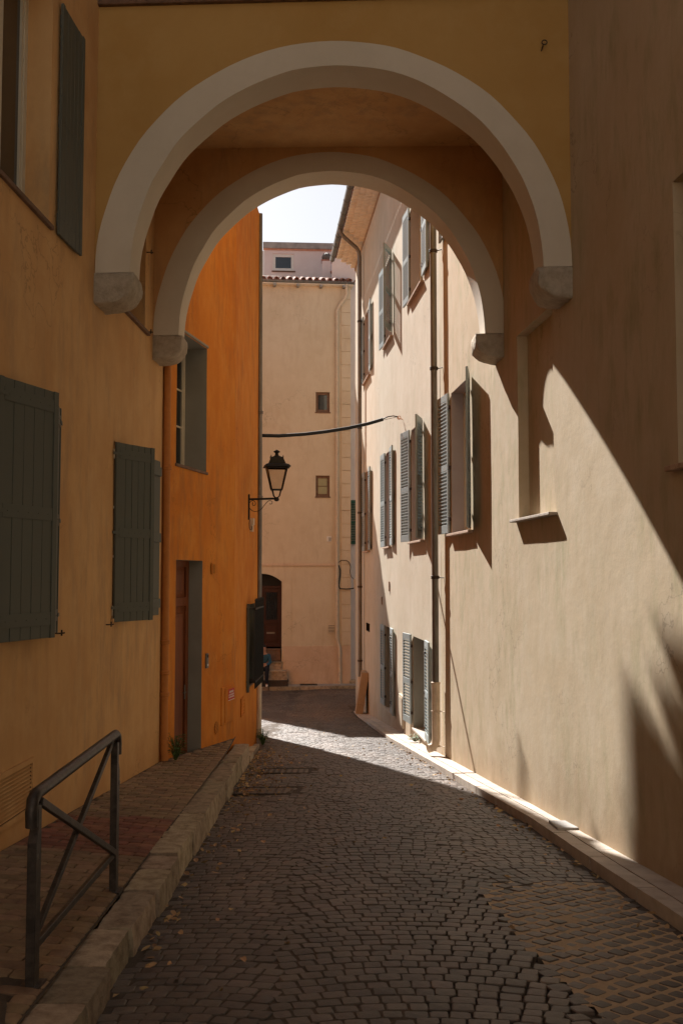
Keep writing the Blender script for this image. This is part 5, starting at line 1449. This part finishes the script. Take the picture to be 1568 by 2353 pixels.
# pedestrian railing
A0 = Vector((-1.455, 4.80, pz(-1.455, 4.8) - .01)); B0 = Vector((-1.475, 6.56, pz(-1.475, 6.56) - .01)); ZR = EYE - 1.05
rl = thing('railing', (-1.46, 5.7, pz(-1.46, 5.7)), 'black iron crossed-bar pedestrian railing on the left pavement', 'railing')
dr_ = Vector(((B0 - A0).x, (B0 - A0).y, 0)).normalized(); sd = Vector((dr_.y, -dr_.x, 0))
def rpost(base, s_, lab=None):
    o = base; h_ = ZR - .05 - base.z
    prof = [(-.048, 0), (.035, 0), (.035, h_), (-.018, h_), (-.018, h_ * .86), (-.048, h_ * .80)]
    poly = [o + dr_ * (p[0] * s_) + Vector((0, 0, p[1])) - sd * .022 for p in prof]
    q = MB(); q.prism(poly, sd * .044); p_ = q.build('post', M['iron_worn'], rl, bevel=.004)
    q = MB(); q.tube([o - dr_ * 0 + dr_ * (-.030 * s_) + Vector((0, 0, h_ * .72)) - dr_ * .021 * 0 + Vector((0, 0, 0)) - dr_ * .0 + sd * 0, o + dr_ * (-.030 * s_) + Vector((0, 0, h_ * .72)) + sd * .026], .014, 12); q.build('bolt', M['zinc'], p_)
    q = MB(); q.box(o + Vector((-.05, -.06, -.02)), o + Vector((.05, .06, .008))); q.build('foot_plate', M['iron_worn'], p_)
rpost(A0, 1); rpost(B0, -1)
HA, HB = Vector((A0.x, A0.y, ZR)), Vector((B0.x, B0.y, ZR))
q = MB(); pt_ = [HA - dr_ * .055 - Vector((0, 0, .14)), HA - dr_ * .062 - Vector((0, 0, .07)), HA - dr_ * .045 - Vector((0, 0, .02)), HA - dr_ * .0 , HA + dr_ * .06, HB - dr_ * .06, HB, HB + dr_ * .045 - Vector((0, 0, .02)), HB + dr_ * .062 - Vector((0, 0, .07)), HB + dr_ * .055 - Vector((0, 0, .14))]
q.tube(pt_, .030, 14); q.build('handrail', M['iron_worn'], rl)
lowA = A0 + dr_ * .04 + Vector((0, 0, .17)); lowB = B0 - dr_ * .04 + Vector((0, 0, .24)); hiA = HA + dr_ * .03 - Vector((0, 0, .04)); hiB = HB - dr_ * .03 - Vector((0, 0, .04))
for a, b_, nm, sh in ((lowA, lowB, 'bottom_rail', 0), (hiA, lowB + Vector((0, 0, .015)), 'cross_bar', .014), (lowA + Vector((0, 0, .015)), hiB, 'cross_bar', -.014)):
    q = MB(); q.bar(a + sd * sh, b_ + sd * sh, .026, .038); q.build(nm, M['iron_worn'], rl, bevel=.003)

# cardboard box leaning on the right wall
bx = Vector((2.98 - .0845 * 26.9, 26.9, rtop(26.9)))
lb_ = thing('cardboard_box', (bx.x - .3, bx.y, bx.z), 'tall flat cardboard box leaning against the cream wall by the downpipe', 'box')
tl = rad(9); o = bx + n3 * .34 + Vector((0, -.1, 0)); up = Vector((math.sin(tl) * -n3.x, -math.sin(tl) * n3.y * 0, math.cos(tl))); dz_ = Vector((-n3.x, 0, 0)).normalized(); outv = up.cross(Vector((0, 1, 0))).normalized()
q = MB(); q.obox(o, Vector((0, .62, 0)), outv * (.20 if outv.x > 0 else -.20), up * 1.12); q.build('carton', M['card'], lb_, bevel=.008)
q = MB(); q.obox(o + Vector((.0, -.002, 0)) + up * .25, Vector((0, -.002, 0)), outv * (.20 if outv.x > 0 else -.20), up * .004); q.build('tape_line', M['sill_dark'], lb_)

# plants
def weed(name, c, n_, h_, spread, lab, mat='green_leaf'):
    t = thing(name, c, lab, 'plant'); c = Vector(c)
    rr = random.Random(int(c.y * 100)); q = MB(); st = MB()
    for i in range(n_):
        a = rr.uniform(0, 2 * math.pi); r_ = spread * rr.random() ** .5; tip = c + Vector((math.cos(a) * r_, math.sin(a) * r_, h_ * rr.uniform(.25, 1)))
        st.tube([c + Vector((math.cos(a) * r_ * .1, math.sin(a) * r_ * .1, 0)), (c + tip) / 2 + Vector((0, 0, h_ * .12)), tip], .002, 4)
        s_ = rr.uniform(.018, .04); d = Vector((math.cos(a), math.sin(a), rr.uniform(-.4, .3))).normalized(); w_ = d.cross(Vector((0, 0, 1))).normalized(); up_ = w_.cross(d)
        q.add([tip - d * s_, tip + w_ * s_ * .55 + up_ * .004, tip + d * s_ * 1.1, tip - w_ * s_ * .55 + up_ * .004], [(0, 1, 2), (0, 2, 3)])
    st.build('stem', M[mat], t); q.build('leaves', M[mat], t)
weed('small_plant', (kerbR(18.4) + .30, 18.35, rtop(18.35)), 60, .12, .14, 'small green weed on the right pavement below the louvred shutters')
weed('small_plant', (-1.47, 18.75, road_z(18.75) + .02), 80, .28, .14, 'green weed growing at the foot of the far grey downpipe')
weed('small_plant', (-2.10, 12.75, kwall(12.75)), 90, .32, .14, 'dark leafy weed growing beside the orange downpipe and door')

# fallen leaves
def leaf_verts(rr, s_):
    c = rr.uniform(.2, .9)
    pts = [(-1, 0), (-.5, .45), (.3, .5), (1, 0), (.3, -.5), (-.5, -.45), (0, 0)]
    return [Vector((x * s_, y * s_, (abs(y) * c + (x * x) * c * .35) * s_)) for x, y in pts], [(0, 6, 1), (1, 6, 2), (2, 6, 3), (3, 6, 4), (4, 6, 5), (5, 6, 0)]
lm = []
for i in range(6):
    rr = random.Random(200 + i); v, f = leaf_verts(rr, .03); lm.append(MB().add(v, f).mesh('fallen_leaf', M['leaf'], Vector((0, 0, 0))))
spots = [(395, 2118), (410, 2112), (400, 2126), (385, 2122), (398, 2110), (345, 2160), (350, 2168), (372, 2165), (362, 2158), (335, 2190), (345, 2215), (347, 2232), (405, 2268), (415, 2072), (429, 2015), (452, 2050), (500, 2005), (550, 1905), (545, 1880), (460, 1975), (470, 1990), (440, 1960), (495, 1950), (480, 1925), (1410, 2010), (1425, 2020), (1456, 1985), (1480, 2150), (1560, 2160), (430, 1985), (1195, 1885), (1155, 1858), (1330, 1960), (1350, 1990), (1165, 2028)]
for i, (px, py) in enumerate(spots):
    x, y_ = road_hit(px, py)
    o = bpy.data.objects.new('fallen_leaf', lm[i % 6]); COL.objects.link(o)
    s_ = R.uniform(.8, 1.35); o.scale = (s_, s_, s_); o.rotation_euler = (R.uniform(-.5, .5), R.uniform(-.5, .5), R.uniform(0, 6.3))
    if x > kerbR(y_) - .02: x = kerbR(y_) - .05
    if x < kerbL(y_) + .02: x = kerbL(y_) + .06
    put(o, None, (x, y_, cz((x, y_)) + .024))
    right_side = px > 1000
    setp(o, 'dry brown leaf lying near the right kerb' if right_side else 'dry curled brown leaf lying beside the left kerb', 'leaf', 'fallen leaves along the right kerb' if right_side else 'fallen leaves along the left kerb')
q = MB(); rr = random.Random(5)
for i in range(620):
    left = i < 470
    if left:
        y_ = rr.choice([rr.uniform(5, 18.6), rr.uniform(10.5, 18.5), rr.gauss(13.2, .9), rr.gauss(16, 1.0)]); x = kerbL(y_) + .04 + rr.expovariate(4.2)
    else: y_ = rr.uniform(6, 19); x = kerbR(y_) - .04 - rr.expovariate(9)
    if not 4 < y_ < 19: continue
    if i > 590: x = rr.uniform(-.8, 1.2); y_ = rr.uniform(6, 25)
    v, f = leaf_verts(rr, rr.uniform(.016, .036)); T = Matrix.Rotation(rr.uniform(0, 6.3), 3, 'Z') @ Matrix.Rotation(rr.uniform(-.7, .7), 3, 'X')
    q.add([T @ p + Vector((x, y_, cz((x, y_)) + .020 + rr.random() * .015)) for p in v], f)
q.build('leaf_litter', M['leaf'], None, kind='stuff', label='scattered dry brown leaf litter in the gutters of the lane', category='') if False else setp(q.build('leaf_litter', M['leaf'], None), 'scattered dry brown leaf litter in the gutters of the lane', 'leaf litter', None, 'stuff')

# ------------------------------------------------------------------ seated person on the far steps
def skin_mesh(name, joints, edges, mat, parent, root=0, sub=2):
    org = WO[parent.name] if parent else Vector((0, 0, 0))
    me = bpy.data.meshes.new(name); me.from_pydata([Vector(j[:3]) - org for j in joints], edges, [])
    me.materials.append(mat); o = bpy.data.objects.new(name, me); COL.objects.link(o); put(o, parent, org)
    sk = o.modifiers.new('skin', 'SKIN'); sl = me.skin_vertices[0].data
    for i, j in enumerate(joints): sl[i].radius = (j[3], j[4] if len(j) > 4 else j[3]); sl[i].use_root = (i == root)
    sk.use_smooth_shade = True
    s_ = o.modifiers.new('subsurf', 'SUBSURF'); s_.levels = s_.render_levels = sub
    return o
seatz = yc - .07 + .055 - EYE * 0
sp_ = FW.pt(FW.at(607, 1540)[0], seatz, .30)
ps = thing('person', (sp_.x, sp_.y, seatz), 'person in blue jacket and dark trousers sitting on the far doorstep, hands together', 'person')
X, Y, Z = sp_.x, sp_.y, seatz + .09
fy = Y - .42; fz = road_z(35.5) + .15
body = [(X, Y, Z, .13, .11), (X, Y - .04, Z + .20, .12, .09), (X, Y - .10, Z + .42, .15, .10), (X, Y - .13, Z + .52, .06), (X - .01, Y - .16, Z + .60, .065), (X - .01, Y - .18, Z + .68, .088, .10), (X - .01, Y - .17, Z + .76, .075),
        (X + .17, Y - .10, Z + .44, .055), (X + .22, Y - .16, Z + .20, .043), (X + .08, Y - .34, Z + .12, .032), (X + .02, Y - .38, Z + .11, .030),
        (X - .17, Y - .10, Z + .44, .055), (X - .22, Y - .16, Z + .20, .043), (X - .08, Y - .34, Z + .12, .032), (X - .02, Y - .37, Z + .12, .030),
        (X + .12, Y - .38, Z + .03, .07), (X + .11, fy, fz + .28, .05), (X + .11, fy + .0, fz + .08, .036), (X + .12, fy - .15, fz + .04, .034),
        (X - .12, Y - .38, Z + .03, .07), (X - .11, fy, fz + .28, .05), (X - .11, fy, fz + .08, .036), (X - .12, fy - .15, fz + .04, .034)]
edges = [(0, 1), (1, 2), (2, 3), (3, 4), (4, 5), (5, 6), (2, 7), (7, 8), (8, 9), (9, 10), (2, 11), (11, 12), (12, 13), (13, 14), (0, 15), (15, 16), (16, 17), (17, 18), (0, 19), (19, 20), (20, 21), (21, 22)]
skin_mesh('body', body, edges, M['skin'], ps)
g_ = .018
jk = [(*b_[:3], *[r + g_ for r in b_[3:]]) for b_ in (body[0], body[1], body[2], body[3], body[7], body[8], body[9], body[11], body[12], body[13])]
jk[3] = (jk[3][0], jk[3][1], jk[3][2] - .03, .075); jk[0] = (X, Y, Z + .06, .155, .135)
skin_mesh('jacket', jk, [(0, 1), (1, 2), (2, 3), (2, 4), (4, 5), (5, 6), (2, 7), (7, 8), (8, 9)], M['jacket'], ps)
tr_ = [(X, Y, Z, .145, .125)] + [(*b_[:3], *[r + .018 for r in b_[3:]]) for b_ in (body[15], body[16], body[17], body[19], body[20], body[21])]
skin_mesh('trousers', tr_, [(0, 1), (1, 2), (2, 3), (0, 4), (4, 5), (5, 6)], M['trousers'], ps)
for s_ in (1, -1): skin_mesh('shoe', [(X + .11 * s_, fy + .03, fz + .05, .045), (X + .115 * s_, fy - .08, fz + .045, .045), (X + .12 * s_, fy - .17, fz + .035, .035)], [(0, 1), (1, 2)], M['white'], ps)
skin_mesh('hair', [(X - .01, Y - .13, Z + .68, .085), (X - .01, Y - .14, Z + .78, .088), (X - .01, Y - .19, Z + .80, .07)], [(0, 1), (1, 2)], M['iron'], ps)
for s_ in (1, -1):
    for i in range(5):
        bxx = X + .02 * s_ ; skin_mesh('finger', [(bxx, Y - .38, Z + .11 + (i - 2) * .012, .009), (bxx - .04 * s_, Y - .40, Z + .10 + (i - 2) * .013, .008), (bxx - .06 * s_, Y - .385, Z + .085 + (i - 2) * .012, .007)], [(0, 1), (1, 2)], M['skin'], ps, sub=1)
q = MB(); c = Vector((X - .01, Y - .27, Z + .695))
for s_ in (1, -1): q.lathe(c + Vector((.03 * s_, .008, 0)), [(.001, -.008), (.009, 0), (.001, .008)], 6)
q.build('eyes', M['dark'], ps)
print('cobbles', len(cob), 'pavers', len(pv))
